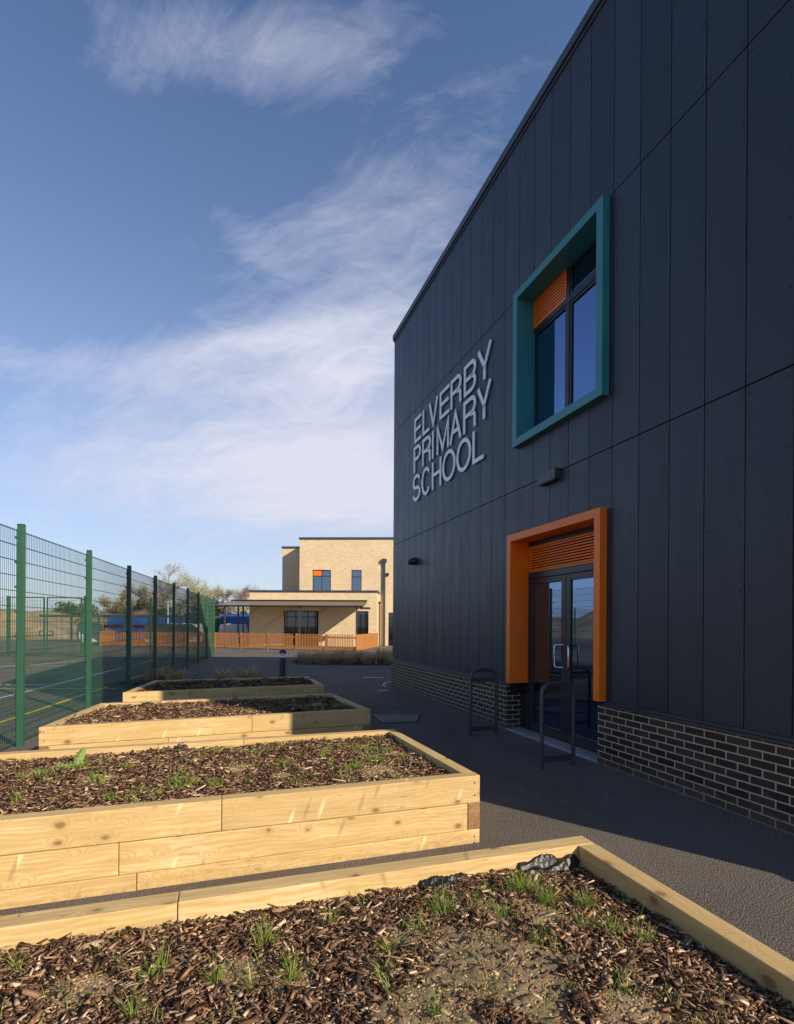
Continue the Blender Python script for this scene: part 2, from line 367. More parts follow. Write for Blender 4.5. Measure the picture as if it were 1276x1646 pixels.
def tag(o, label=None, cat=None, group=None, kind=None):
    if label: o['label'] = label
    if cat: o['category'] = cat
    if group: o['group'] = group
    if kind: o['kind'] = kind
    return o
def empty(name, loc=(0, 0, 0), rz=0.0):
    o = bpy.data.objects.new(name, None); o.location = loc; o.rotation_euler = (0, 0, rz); o.empty_display_size = 0.2; col.objects.link(o); return o
def dup(root, loc, rz):
    r = root.copy(); col.objects.link(r); r.location = loc; r.rotation_euler = (0, 0, rz)
    for ch in list(root.children):
        c = ch.copy(); col.objects.link(c); c.parent = r
        for g in list(ch.children):
            d = g.copy(); col.objects.link(d); d.parent = c
    return r

# ------------------------------------------------------------------ ground
g = MB(); g.quad((-700, -300, -0.012), (700, -300, -0.012), (700, 1100, -0.012), (-700, 1100, -0.012))
tag(g.build('ground', m_field), kind='structure')
g = MB()
# school yard asphalt, outline roughly follows the site
pts = [(-44, -14), (30, -14), (30, 62), (-3, 62), (-9, 49), (-30, 47), (-44, 40)]
me = bpy.data.meshes.new('pavement'); me.from_pydata([(x, y, 0) for x, y in pts], [], [tuple(range(len(pts)))]); me.materials.append(m_asph)
tag(link('pavement', me), kind='structure')
def line(name, p, q, wd, m, label):
    p = Vector(p); q = Vector(q); d = (q - p).normalized(); n = Vector((-d.y, d.x)) * wd / 2
    b = MB(); b.quad(*[(v.x, v.y, 0.004 if m is m_white else 0.008) for v in (p - n, q - n, q + n, p + n)])
    return tag(b.build(name, m), label, kind='structure')
line('court_line', (-5.55, 3.8), (-8.75, 20.4), 0.075, m_yellow, 'long yellow court line just behind the mesh fence')
line('court_line', (-7.6, 6.0), (-11.0, 24.2), 0.075, m_white, 'long white court line behind the mesh fence')
line('court_line', (-20, 19.8), (-10.2, 20.2), 0.075, m_yellow, 'far yellow court line')
line('court_line', (-16.6, 12.2), (-13.5, 23.4), 0.075, m_white, 'slanting white court line')
line('court_line', (-16, 12.6), (-7.0, 13.3), 0.075, m_yellow, 'near cross yellow court line')
line('court_line', (-16, 13.9), (-9.3, 14.0), 0.075, m_white, 'near cross white court line')
line('painted_mark', (-1.06, 16.47), (-0.42, 16.51), 0.10, m_white, 'faint short white mark on the asphalt')
line('painted_mark', (-0.48, 13.2), (-0.2, 13.23), 0.09, m_white, 'short white mark beside the dark brick corner')

# drain cover
g = MB()
D = [(-0.40, 9.55), (0.42, 9.68), (0.36, 8.93), (-0.22, 8.80)]
g.v = [(x, y, 0.005) for x, y in D] + [(x, y, 0.016) for x, y in D]
g.f = [(4, 5, 6, 7), (0, 3, 2, 1), (0, 1, 5, 4), (1, 2, 6, 5), (2, 3, 7, 6), (3, 0, 4, 7)]; g.m = [0] * 6
dr = empty('drain_cover', (0, 0, 0)); tag(dr, 'grey gravel filled drain cover set in the dark asphalt path', 'drain cover')
g.build('tray', m_drainm, dr)
g = MB()
for i in range(4):
    p, q = Vector(D[i]), Vector(D[(i + 1) % 4]); d = (q - p); L = d.length; an = math.atan2(d.y, d.x)
    g.box(0, L, -0.012, 0.0, 0.004, 0.018, rot=Matrix.Rotation(an, 3, 'Z'), loc=(p.x, p.y, 0))
g.build('rim', m_flash, dr)
# curved edging at the plinth corner
g = MB(); P = []
for k in range(13):
    an = R(215 - k * 13); P.append((-0.02 + 0.34 * math.cos(an), 14.35 + 0.62 * math.sin(an), 0.02))
g.tube(P, 0.028, 6)
tag(g.build('edging_strip', m_conc), 'curved pale edging strip at the far corner of the dark brick plinth', 'edging')

# ------------------------------------------------------------------ dark school building (local x along wall towards the viewer, y inward)
T = Vector((0.31656, -0.94857)); ang = math.atan2(T.y, T.x); O = Vector((-0.1385, 14.0308, 0))
hall = empty('school_hall', O, ang)
tag(hall, 'tall dark clad school building with a teal framed window and an orange framed doorway', 'building')
LN = 12.15; ROOF = 9.33; DEP = 13.0
WH = (6.23, 8.12, 4.45, 6.64); DH = (6.10, 8.12, 0.0, 2.99)
def end_y(y): return -0.30 * y      # the end wall leans away a little
b = MB()
b.wall(0.03, LN, 0.6, ROOF - 0.05, 0.060, holes=[WH, (6.10, 8.12, 0.6, 2.99)], depth=0.25)
b.quad((0.03, 0.06, 0.0), (0.03, 0.06, ROOF - 0.05), (0.03 + 0.25 * DEP, DEP, ROOF - 0.05), (0.03 + 0.25 * DEP, DEP, 0.0))
b.quad((LN, 0.06, 0.0), (LN, DEP, 0.0), (LN, DEP, ROOF - 0.05), (LN, 0.06, ROOF - 0.05))
b.quad((LN, DEP, 0.0), (0.03 + 0.25 * DEP, DEP, 0.0), (0.03 + 0.25 * DEP, DEP, ROOF - 0.05), (LN, DEP, ROOF - 0.05))
b.build('wall', m_gap, hall)
b = MB(); b.quad((0.04, 0.06, ROOF - 0.06), (LN, 0.06, ROOF - 0.06), (LN, DEP, ROOF - 0.06), (0.04 + 0.25 * DEP, DEP, ROOF - 0.06)); b.build('roof', m_flash, hall)
# dark room behind the glass
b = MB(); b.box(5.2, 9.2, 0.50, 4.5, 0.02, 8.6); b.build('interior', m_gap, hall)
# cladding boards and rivets
rows = [(0.755, 3.738), (3.752, 6.716), (6.730, 9.14)]
xs = [0.0] + [0.409 + 0.414 * k for k in range(29)] + [LN]
holes = [(6.20, 8.20, 4.38, 6.72), (6.06, 8.18, 0.7, 3.04)]
b = MB()
def panel(x0, x1, z0, z1):
    for h in holes:
        if x0 < h[1] and x1 > h[0] and z0 < h[3] and z1 > h[2]:
            if x0 < h[0]: panel(x0, h[0], z0, z1)
            if x1 > h[1]: panel(h[1], x1, z0, z1)
            c0, c1 = max(x0, h[0]), min(x1, h[1])
            if z0 < h[2] - 0.02: panel(c0, c1, z0, h[2])
            if z1 > h[3] + 0.02: panel(c0, c1, h[3], z1)
            return
    if x1 - x0 > 0.02: b.box(x0, x1, 0.030, 0.042, z0, z1)
def inhole(x, z): return any(h[0] - .02 < x < h[1] + .02 and h[2] - .02 < z < h[3] + .02 for h in holes)
for i in range(len(xs) - 1):
    x0 = xs[i] + (0.005 if i else 0); x1 = xs[i + 1] - 0.005
    for z0, z1 in rows:
        panel(x0, x1, z0, z1)
        n = 5 if z1 - z0 > 2.7 else 4
        for k in range(n + 1):
            z = z0 + 0.07 + (z1 - z0 - 0.14) * k / n
            for x in (x0 + 0.035, x1 - 0.035):
                if inhole(x, z): continue
                j = len(b.v)
                for q in range(8): b.v.append((x + 0.0075 * math.cos(q * math.pi / 4), 0.0270, z + 0.0075 * math.sin(q * math.pi / 4)))
                for q in range(8): b.v.append((x + 0.0085 * math.cos(q * math.pi / 4), 0.0305, z + 0.0085 * math.sin(q * math.pi / 4)))
                b.f.append(tuple(j + q for q in range(8))); b.m.append(1)
                for q in range(8): b.f.append((j + q, j + (q + 1) % 8, j + 8 + (q + 1) % 8, j + 8 + q)); b.m.append(1)
for z0, z1 in rows:   # boards returning on the end wall
    for k in range(8):
        y0 = 0.045 + k * 0.414
        b.box(0.0, 0.012, y0, y0 + 0.404, z0, z1, rot=Matrix.Rotation(-0.245, 3, 'Z') if False else None) if k == 0 else None
b.build('cladding', [m_clad, m_rivet], hall)
b = MB(); b.box(-0.04, LN, -0.012, 0.30, ROOF - 0.135, ROOF); b.box(-0.02, LN, 0.012, 0.05, ROOF - 0.19, ROOF - 0.137)
b.build('coping', m_flash, hall, bevel=0.004)
# brick plinth
b = MB()
b.wall(-0.02, LN, -0.15, 0.698, 0.0, holes=[(5.945, 8.085, -0.16, 0.71)], depth=0.33)
b.quad((-0.02, 0.0, -0.15), (-0.02, 0.0, 0.698), (1.0, 4.0, 0.698), (1.0, 4.0, -0.15))
b.build('plinth', m_dbrick, hall)
b = MB()
for x0, x1 in ((-0.06, 6.045), (8.185, LN)):
    b.box(x0, x1, -0.035, 0.06, 0.700, 0.722); b.box(x0, x1, 0.012, 0.055, 0.7225, 0.752)
b.box(-0.06, -0.02, 0.0602, 0.5, 0.70, 0.722)
b.build('flashing', m_flash, hall, bevel=0.003)

def surround(name, x0, x1, z0, z1, iw, front, back, m, bottom=True):
    b = MB(); o = [(x0, z0), (x0, z1), (x1, z1), (x1, z0)]; i = [(x0 + iw, z0 + (iw if bottom else 0)), (x0 + iw, z1 - iw), (x1 - iw, z1 - iw), (x1 - iw, z0 + (iw if bottom else 0))]
    n = 4 if bottom else 3
    for k in range(n):
        k2 = (k + 1) % 4
        A, B_, C_, D_ = o[k], o[k2], i[k2], i[k]
        b.quad((A[0], front, A[1]), (B_[0], front, B_[1]), (C_[0], front, C_[1]), (D_[0], front, D_[1]))
        b.quad((A[0], front, A[1]), (A[0], 0.06, A[1]), (B_[0], 0.06, B_[1]), (B_[0], front, B_[1]))
        b.quad((D_[0], front, D_[1]), (C_[0], front, C_[1]), (C_[0], back, C_[1]), (D_[0], back, D_[1]))
    if not bottom:
        for xa, xb in ((x0, x0 + iw), (x1 - iw, x1)): b.quad((xa, front, z0), (xa, back, z0), (xb, back, z0), (xb, front, z0))
    o_ = b.build(name, m, hall); bm = bmesh.new(); bm.from_mesh(o_.data); bmesh.ops.remove_doubles(bm, verts=bm.verts, dist=1e-4); bmesh.ops.recalc_face_normals(bm, faces=bm.faces)
    bm.to_mesh(o_.data); bm.free(); return o_
def louvre(parent, x0, x1, z0, z1, y, n):
    b = MB(); e = 0.022
    b.box(x0, x1, y - 0.02, y + 0.03, z0, z0 + e); b.box(x0, x1, y - 0.02, y + 0.03, z1 - e, z1)
    b.box(x0, x0 + e, y - 0.021, y + 0.03, z0 + e, z1 - e); b.box(x1 - e, x1, y - 0.021, y + 0.03, z0 + e, z1 - e)
    p = (z1 - z0 - 2 * e) / n
    for k in range(n):
        zc = z0 + e + p * (k + 0.5)
        b.box(x0 + e, x1 - e, -0.002, 0.002, -p * 0.27, p * 0.27, rot=Matrix.Rotation(R(8), 3, 'X'), loc=(0, y - 0.010, zc))
    b.box(x0 + e, x1 - e, y + 0.045, y + 0.048, z0 + e, z1 - e, m=1)
    return b.build('louvre', [m_orange, m_gap], parent)
# window
ws = surround('window', 6.192, 8.207, 4.372, 6.725, 0.112, -0.070, 0.290, m_teal)
tag(ws, 'window with deep teal surround')
b = MB(); fy0, fy1 = 0.235, 0.300
for x0, x1, z0, z1 in ((6.24, 6.30, 4.45, 6.66), (7.10, 7.165, 4.45, 6.66), (8.04, 8.10, 4.45, 6.66), (6.30, 7.10, 4.45, 4.52), (7.165, 8.04, 4.45, 4.52), (6.30, 7.10, 6.62, 6.66), (7.165, 8.04, 6.62, 6.66), (6.30, 7.10, 6.13, 6.20), (7.165, 8.04, 6.12, 6.20)):
    b.box(x0, x1, fy0, fy1, z0, z1)
b.build('window_frame', m_frame, ws, bevel=0.003)
b = MB()
for x0, x1, z0, z1 in ((6.302, 7.098, 4.522, 6.128), (7.167, 8.038, 4.522, 6.118), (7.167, 8.038, 6.202, 6.618)):   # opening sashes
    for q in ((x0, x1, z0, z0 + 0.038), (x0, x1, z1 - 0.038, z1), (x0, x0 + 0.034, z0 + 0.038, z1 - 0.038), (x1 - 0.034, x1, z0 + 0.038, z1 - 0.038)):
        b.box(q[0], q[1], fy0 + 0.012, fy1 - 0.01, q[2], q[3])
b.build('sash', m_frame, ws)
louvre(ws, 6.302, 7.098, 6.202, 6.618, 0.25, 8)
for x0, x1, z0, z1 in ((6.33, 7.07, 4.55, 6.10), (7.19, 8.01, 4.55, 6.09), (7.19, 8.01, 6.23, 6.59)):
    b = MB(); b.box(x0, x1, 0.268, 0.282, z0, z1); b.build('pane', m_pane, ws)
# doorway
dsur = surround('doorway', 6.048, 8.190, 0.752, 3.045, 0.105, -0.070, 0.290, m_orange, bottom=False)
tag(dsur, 'doorway with orange surround')
b = MB()
for q in ((6.075, 6.165, 0.02, 2.95), (8.03, 8.09, 0.02, 2.95), (6.165, 8.03, 2.37, 2.465), (6.165, 8.03, 2.865, 2.95)): b.box(q[0], q[1], 0.255, 0.32, q[2], q[3])
b.box(5.95, 6.074, 0.262, 0.33, 0.0, 0.75, m=0); b.box(8.091, 8.12, 0.262, 0.33, 0.0, 0.75)
b.build('door_frame', m_frame, dsur, bevel=0.003)
louvre(dsur, 6.168, 8.028, 2.468, 2.862, 0.27, 9)
for x0, x1 in ((6.170, 7.088), (7.096, 8.026)):
    b = MB(); y0, y1 = 0.262, 0.312
    b.box(x0, x0 + 0.10, y0, y1, 0.03, 2.365); b.box(x1 - 0.10, x1, y0, y1, 0.03, 2.365)
    b.box(x0 + 0.10, x1 - 0.10, y0, y1, 0.03, 0.16); b.box(x0 + 0.10, x1 - 0.10, y0, y1, 2.275, 2.365)
    b.build('door_leaf', m_frame, dsur, bevel=0.004)
    b = MB(); b.box(x0 + 0.101, x1 - 0.101, 0.284, 0.298, 0.161, 2.274); b.build('pane', m_pane, dsur)
for xm, xg, yg, z0, z1 in ((7.050, 6.945, 0.185, 1.055, 1.375), (7.125, 7.235, 0.205, 1.045, 1.365)):
    k = 0.18; A = Vector((xm, 0.262, z0)); G_ = Vector((xg, yg, z0)); up_ = Vector((0, 0, z1 - z0))
    P = [A, A.lerp(G_, .8), A.lerp(G_, .95) + up_ * .03, G_ + up_ * .10, G_ + up_ * .90, A.lerp(G_, .95) + up_ * .97, A.lerp(G_, .8) + up_, A + up_]
    b = MB(); b.tube(P, 0.012, 10); b.build('handle', m_steel, dsur, smooth=True)
b = MB(); b.box(5.95, 8.083, -0.02, 0.262, -0.01, 0.022); b.build('threshold', m_thr, dsur, bevel=0.004)

# letters
def ribbon(b, pts, wd, y0, y1, closed=False):
    P = [Vector(p) for p in pts]; N = len(P); Lf = []; Rt = []
    for k in range(N):
        if closed: a_, c_ = P[k - 1], P[(k + 1) % N]
        else: a_, c_ = P[max(k - 1, 0)], P[min(k + 1, N - 1)]
        d1 = (P[k] - a_); d2 = (c_ - P[k])
        if d1.length < 1e-6: d1 = d2.copy()
        if d2.length < 1e-6: d2 = d1.copy()
        d1.normalize(); d2.normalize(); n1 = Vector((-d1.y, d1.x)); n2 = Vector((-d2.y, d2.x)); m = (n1 + n2).normalized(); sc_ = min(1 / max(m.dot(n1), 0.3), 2.2)
        Lf.append(P[k] + m * wd / 2 * sc_); Rt.append(P[k] - m * wd / 2 * sc_)
    for k in range(N if closed else N - 1):
        k2 = (k + 1) % N; l0, l1, r0, r1 = Lf[k], Lf[k2], Rt[k], Rt[k2]
        b.quad((l0.x, y0, l0.y), (r0.x, y0, r0.y), (r1.x, y0, r1.y), (l1.x, y0, l1.y))
        b.quad((l0.x, y1, l0.y), (l1.x, y1, l1.y), (r1.x, y1, r1.y), (r0.x, y1, r0.y))
        b.quad((l0.x, y0, l0.y), (l1.x, y0, l1.y), (l1.x, y1, l1.y), (l0.x, y1, l0.y))
        b.quad((r0.x, y0, r0.y), (r0.x, y1, r0.y), (r1.x, y1, r1.y), (r1.x, y0, r1.y))
    if not closed:
        for k in (0, N - 1): b.quad((Lf[k].x, y0, Lf[k].y), (Lf[k].x, y1, Lf[k].y), (Rt[k].x, y1, Rt[k].y), (Rt[k].x, y0, Rt[k].y))
def arc(cx, cz, rx, rz, a0, a1, n=14): return [(cx + rx * math.cos(R(a0 + (a1 - a0) * k / n)), cz + rz * math.sin(R(a0 + (a1 - a0) * k / n))) for k in range(n + 1)]
def glyph(ch, W_, H_, s):
    h = s / 2; L, Rr, Bt, Tp = h, W_ - h, h, H_ - h; M_ = H_ * 0.5
    if ch == 'E': return [([(Rr + h, Tp), (L, Tp), (L, Bt), (Rr + h, Bt)], 0), ([(L + h, M_ + 0.01), (Rr, M_ + 0.01)], 0)]
    if ch == 'L': return [([(L, H_), (L, Bt), (Rr + h, Bt)], 0)]
    if ch == 'V': return [([(h * 1.1, H_), (W_ / 2, s * 0.7), (W_ - h * 1.1, H_)], 0)]
    if ch == 'I': return [([(L, 0), (L, H_)], 0)]
    if ch == 'H': return [([(L, 0), (L, H_)], 0), ([(Rr, 0), (Rr, H_)], 0), ([(L + h, M_ + 0.01), (Rr - h, M_ + 0.01)], 0)]
    if ch == 'A': return [([(h, 0), (W_ / 2, H_ - s * 0.6), (W_ - h, 0)], 0), ([(W_ * 0.215 + h, H_ * 0.34), (W_ * 0.785 - h, H_ * 0.34)], 0)]
    if ch == 'M': return [([(L, 0), (L, H_ - s * .45), (W_ / 2, s * .75), (Rr, H_ - s * .45), (Rr, 0)], 0)]
    if ch == 'Y': return [([(W_ / 2, 0), (W_ / 2, H_ * 0.42)], 0), ([(h * 1.1, H_), (W_ / 2, H_ * 0.40), (W_ - h * 1.1, H_)], 0)]
    if ch in 'PRB':
        r1 = (Tp - M_) / 2; cz = (Tp + M_) / 2; st = W_ - h - r1 * 1.15
        o = [([(L, 0), (L, H_)], 0), ([(L + h, Tp), (st, Tp)] + arc(st, cz, r1 * 1.15, r1, 80, -80) + [(st, M_), (L + h, M_)], 0)]
        if ch == 'R': o.append((([(st - 0.02, M_ - h)] + arc(st - 0.02, M_ - 0.10, Rr - st + 0.01, 0.085, 70, 0, 6) + [(Rr - 0.012, 0.06), (Rr + 0.01, 0)]), 0))
        if ch == 'B':
            r2 = (M_ - Bt) / 2; cz2 = (M_ + Bt) / 2; st = W_ - h - r2 * 1.15
            o.append(([(st - 0.05, M_ - 0.0012), (st, M_ - 0.0012)] + arc(st, cz2, r2 * 1.15, r2, 80, -80) + [(st, Bt), (L + h, Bt)], 0))
        return o
    if ch == 'O': return [(arc(W_ / 2, H_ / 2, W_ / 2 - h, H_ / 2 - h + 0.012, 0, 360, 36)[:-1], 1)]
    if ch == 'C': return [(arc(W_ / 2, H_ / 2, W_ / 2 - h, H_ / 2 - h + 0.012, 38, 322, 30), 0)]
    if ch == 'S':
        cx = W_ / 2; rx = W_ / 2 - h; q = (H_ - s) / 4 + 0.006
        return [(arc(cx, Tp + 0.01 - q, rx * .96, q, 15, 190, 14) + arc(cx, Tp - q - 0.005, rx * .96, q * .9, 200, 262, 5) + arc(cx, Bt + q + 0.005, rx, q * .9, 80, 20, 5) + arc(cx, Bt - 0.01 + q, rx, q, 10, -165, 14), 0)]
sign = empty('school_sign', (O.x, O.y, 0), ang)
tag(sign, 'large silver capital letters reading ELVERBY PRIMARY SCHOOL in three lines on the dark cladding', 'sign')
words = [('ELVERBY', 5.905, 0.575, [(1.655, .43), (2.185, .40), (2.555, .52), (3.165, .48), (3.718, .49), (4.322, .49), (4.868, .53)]),
         ('PRIMARY', 5.222, 0.600, [(1.620, .45), (2.172, .50), (2.760, .078), (3.017, .62), (3.675, .55), (4.308, .51), (4.860, .53)]),
         ('SCHOOL', 4.545, 0.595, [(1.570, .48), (2.139, .53), (2.760, .50), (3.325, .63), (4.010, .62), (4.699, .42)])]
for wd_, z0, H_, ls in words:
    for ch, (x, W_) in zip(wd_, ls):
        b = MB()
        for pts_, cl in glyph(ch, W_, H_, 0.075): ribbon(b, [(x + p[0], z0 + p[1]) for p in pts_], 0.075, -0.004, 0.014, bool(cl))
        for px, pz in ((x + 0.04, z0 + 0.1),): b.tube([(px, 0.014, pz), (px, 0.03, pz)], 0.006, 6)
        o = b.build('letter', m_letter, sign); tag(o, 'silver letter %s' % ch)

# wall lights
wl = empty('wall_light', (0, 0, 0), 0); wl.location = O; wl.rotation_euler = (0, 0, ang)
tag(wl, 'dark box shaped wall light on the joint between the teal window and the orange doorway', 'wall light')
b = MB(); b.box(6.86, 7.28, -0.065, 0.029, 3.625, 3.775); b.build('housing', m_flash, wl, bevel=0.006)
b = MB(); b.box(6.89, 7.25, -0.055, 0.02, 3.618, 3.6245); b.build('diffuser', m_frame, wl)
wl = empty('wall_light', (0, 0, 0), 0); wl.location = O; wl.rotation_euler = (0, 0, ang)
tag(wl, 'small round nosed black wall light low on the cladding below the school letters', 'wall light')
b = MB(); b.tube([(1.72, 0.029, 3.14), (1.72, 0.0, 3.14), (1.72, -0.09, 3.12), (1.72, -0.15, 3.09)], [0.085, 0.09, 0.075, 0.05], 14); b.build('housing', m_frame, wl, smooth=True)
b = MB(); b.tube([(1.72, -0.1505, 3.09), (1.72, -0.156, 3.088)], 0.04, 12); b.build('lens', m_pane, wl)

# guard hoops by the door
def hoop(x, y):
    r = empty('hoop_barrier', (x, y, 0), math.atan2(0.31656, 0.94857))
    b = MB(); w_, h_, q = 0.43, 0.975, 0.13
    P = [(0, 0, -0.05), (0, 0, h_ - q)] + [(q - q * math.cos(R(k * 15)), 0, h_ - q + q * math.sin(R(k * 15))) for k in range(1, 6)] + [(q, 0, h_), (w_ - q, 0, h_)] \
        + [(w_ - q + q * math.sin(R(k * 15)), 0, h_ - q + q * math.cos(R(k * 15))) for k in range(1, 6)] + [(w_, 0, h_ - q), (w_, 0, -0.05)]
    b.tube(P, 0.024, 14); b.build('frame', m_hoop, r, smooth=True)
    for z in (0.83, 0.10):
        b = MB(); b.box(0.02, w_ - 0.02, -0.006, 0.006, z - 0.035, z + 0.035); b.build('cross_bar', m_hoop, r, bevel=0.002)
    return r
h1 = hoop(1.675, 6.09); tag(h1, 'dark grey hoop barrier nearer the viewer, in front of the double doors', 'barrier')
h2 = dup(h1, (1.10, 7.86, 0), h1.rotation_euler[2]); tag(h2, 'dark grey hoop barrier farther away, in front of the brick plinth left of the doorway', 'barrier')

# ------------------------------------------------------------------ raised beds
def sleeper(parent, p, q, z0, z1, trim0=0.0, trim1=0.0, splits=(), dz=0.0, dy=0.0, screws=False):
    p = Vector(p); q = Vector(q); d = q - p; L = d.length; an = math.atan2(d.y, d.x)
    cuts = [trim0] + [s for s in splits if trim0 < s < L - trim1] + [L - trim1]
    for i in range(len(cuts) - 1):
        b = MB(); e = 0.0015
        l = cuts[i + 1] - cuts[i] - 2 * e; j = random.uniform(-0.002, 0.002)
        b.box(0, l, dy + j, 0.10 + j, z0 + 0.0015, z1 - 0.0015 + dz)
        o = b.build('sleeper', [m_wood, m_endgrain], parent, bevel=0.005, uv='rand', seg=2)
        for pl_ in o.data.polygons:
            if abs(pl_.normal.x) > 0.95: pl_.material_index = 1
        o.location = (p.x + d.x / L * (cuts[i] + e), p.y + d.y / L * (cuts[i] + e), 0); o.rotation_euler = (0, 0, an)
        if screws:
            for xs_ in ([0.045] if i == 0 else []) + ([l - 0.045] if i == len(cuts) - 2 else []):
                for zz in (z0 + 0.055, z1 - 0.055):
                    c = MB(); c.tube([(xs_, dy + j - 0.0012, zz), (xs_, dy + j + 0.004, zz)], 0.0065, 10); c.build('screw', m_hoop, o)
def bed(label, FL, FR, BR, BL, fs=((), (), ()), bs=((), (), ())):
    r = empty('raised_bed', (FL[0], FL[1], 0)); tag(r, label, 'raised bed')
    q = [Vector((p[0] - FL[0], p[1] - FL[1])) for p in (FL, FR, BR, BL)]
    Z = [(-0.05, 0.105), (0.105, 0.305), (0.305, 0.51)]
    for k, (z0, z1) in enumerate(Z):
        full = k != 1
        for s in range(4):
            a_, c_ = q[s], q[(s + 1) % 4]
            main = (s in (0, 2)) == full
            tr = 0.0 if main else 0.103
            sleeper(r, a_, c_, z0, z1, tr, tr, (fs[k] if s == 0 else bs[k] if s == 2 else ()), dz=0 if main else -0.002, screws=(s == 0 and main and k != 1))
    return r
B1 = [(-0.93, 0.30), (1.58, 1.08), (1.008, 2.862), (-1.53, 2.04)]
d1 = Vector((B1[2][0] - B1[3][0], B1[2][1] - B1[3][1])).normalized()
B1[3] = (B1[2][0] - d1.x * 3.6, B1[2][1] - d1.y * 3.6); B1[0] = (B1[1][0] - d1.x * 3.6, B1[1][1] - d1.y * 3.6)
bd1 = bed('nearest raised bed of pale pine sleepers, cut off by the bottom of the picture', *B1, bs=((1.2,), (1.5,), (2.02,)))
B2 = [(0.636 - 0.947 * 4.35, 4.002 - 0.3205 * 4.35), (0.636, 4.002), (-0.027, 5.764), (-3.95, 4.46)]
def at(B, px_ratio, s=0):
    """distance along side s where X/Y equals the ratio"""
    p, q = Vector(B[s]), Vector(B[(s + 1) % 4]); d = q - p; L = d.length
    k = (px_ratio * p.y - p.x) / (d.x - px_ratio * d.y); return k * L
px = lambda x: (x - 638) / 850
bd2 = bed('second raised bed from the viewer, large pine box with a broad leaved weed', *B2,
          fs=((at(B2, px(222)),), (at(B2, px(193)),), (at(B2, px(358)),)), bs=((), (), (at(B2, px(392), 2), at(B2, px(257), 2))))
B3 = [(-3.864, 5.71), (-0.347, 7.101), (-1.066, 8.737), (-4.204, 7.497)]
bd3 = bed('third raised bed, half in the shadow of the building', *B3, fs=((), (at(B3, px(272)),), (at(B3, px(406)),)))
B4 = [(-4.467, 8.623), (-1.373, 9.983), (-1.949, 11.548), (-4.835, 10.545)]
bd4 = bed('farthest raised bed, mostly shaded, in front of the bollard light', *B4, fs=((), (), (at(B4, px(306)),)))

def bil(B, u, v, ins=0.05):
    u = ins / 2 + u * (1 - ins); v = ins + v * (1 - 2 * ins)
    fx = B[0][0] + (B[1][0] - B[0][0]) * u; fy = B[0][1] + (B[1][1] - B[0][1]) * u
    bx = B[3][0] + (B[2][0] - B[3][0]) * u; by = B[3][1] + (B[2][1] - B[3][1]) * u
    return fx + (bx - fx) * v, fy + (by - fy) * v
PATCH = {1: [(0.33, 1.82, 0.33), (0.12, 1.62, 0.22), (0.75, 1.62, 0.16), (0.42, 2.22, 0.12), (-1.05, 1.75, 0.10), (-0.55, 1.84, 0.11), (-0.35, 1.80, 0.08), (0.62, 2.22, 0.13), (0.05, 2.05, 0.10)],
         2: [(-0.15, 4.35, 0.22), (-1.3, 4.4, 0.12), (-2.3, 4.05, 0.15), (0.0, 4.9, 0.12), (-0.9, 4.2, .10)], 3: [(-1.2, 7.8, 0.2)], 4: [(-2.3, 10.5, 0.2)]}
def soilmask(k, x, y):
    m_ = 0
    for cx, cy, r in PATCH[k]:
        d = math.hypot(x - cx, y - cy) / r + noise.noise(Vector((x * 7, y * 7, k))) * 0.55
        m_ = max(m_, 1 - max(0, min(1, (d - 0.65) / 0.5)))
    return m_
def hgt(k, x, y):
    h = {1: 0.405, 2: 0.435, 3: 0.455, 4: 0.455}[k]
    h += 0.022 * noise.noise(Vector((x * 1.7, y * 1.7, k * 3.1))) + 0.010 * noise.noise(Vector((x * 7, y * 7, k)))
    if k == 1: h += 0.045 * math.exp(-((x - 0.4) ** 2 + (y - 1.85) ** 2) / 0.18) - 0.02 * math.exp(-((x - 0.95) ** 2 + (y - 2.6) ** 2) / 0.05)
    return h
def soil(k, B, nx, ny, label):
    V = []; F = []; Cc = []
    for j in range(ny + 1):
        for i in range(nx + 1):
            x, y = bil(B, i / nx, j / ny, 0.045); m_ = soilmask(k, x, y)
            z = hgt(k, x, y) + m_ * (0.012 + 0.012 * noise.noise(Vector((x * 30, y * 30, 0))) + 0.008 * noise.noise(Vector((x * 75, y * 75, 4))))
            V.append((x, y, z)); d = (0.075, 0.047, 0.028); s_ = (0.46, 0.33, 0.175)
            Cc += [d[c] + (s_[c] - d[c]) * m_ for c in range(3)] + [1]
    for j in range(ny):
        for i in range(nx):
            q = j * (nx + 1) + i; F.append((q, q + 1, q + nx + 2, q + nx + 1))
    me = bpy.data.meshes.new('soil'); me.from_pydata(V, [], F); me.materials.append(m_soil)
    me.attributes.new('tone', 'FLOAT_COLOR', 'POINT').data.foreach_set('color', Cc)
    me.polygons.foreach_set('use_smooth', [True] * len(F))
    tag(link('soil', me), label, 'soil', kind='stuff')
rng = np.random.default_rng(5)
BOX = np.array([(-1, -1, -1), (1, -1, -1), (1, 1, -1), (-1, 1, -1), (-1, -1, 1), (1, -1, 1), (1, 1, 1), (-1, 1, 1)], float)
FQ = np.array([(0, 3, 2, 1), (4, 5, 6, 7), (0, 1, 5, 4), (1, 2, 6, 5), (2, 3, 7, 6), (3, 0, 4, 7)])
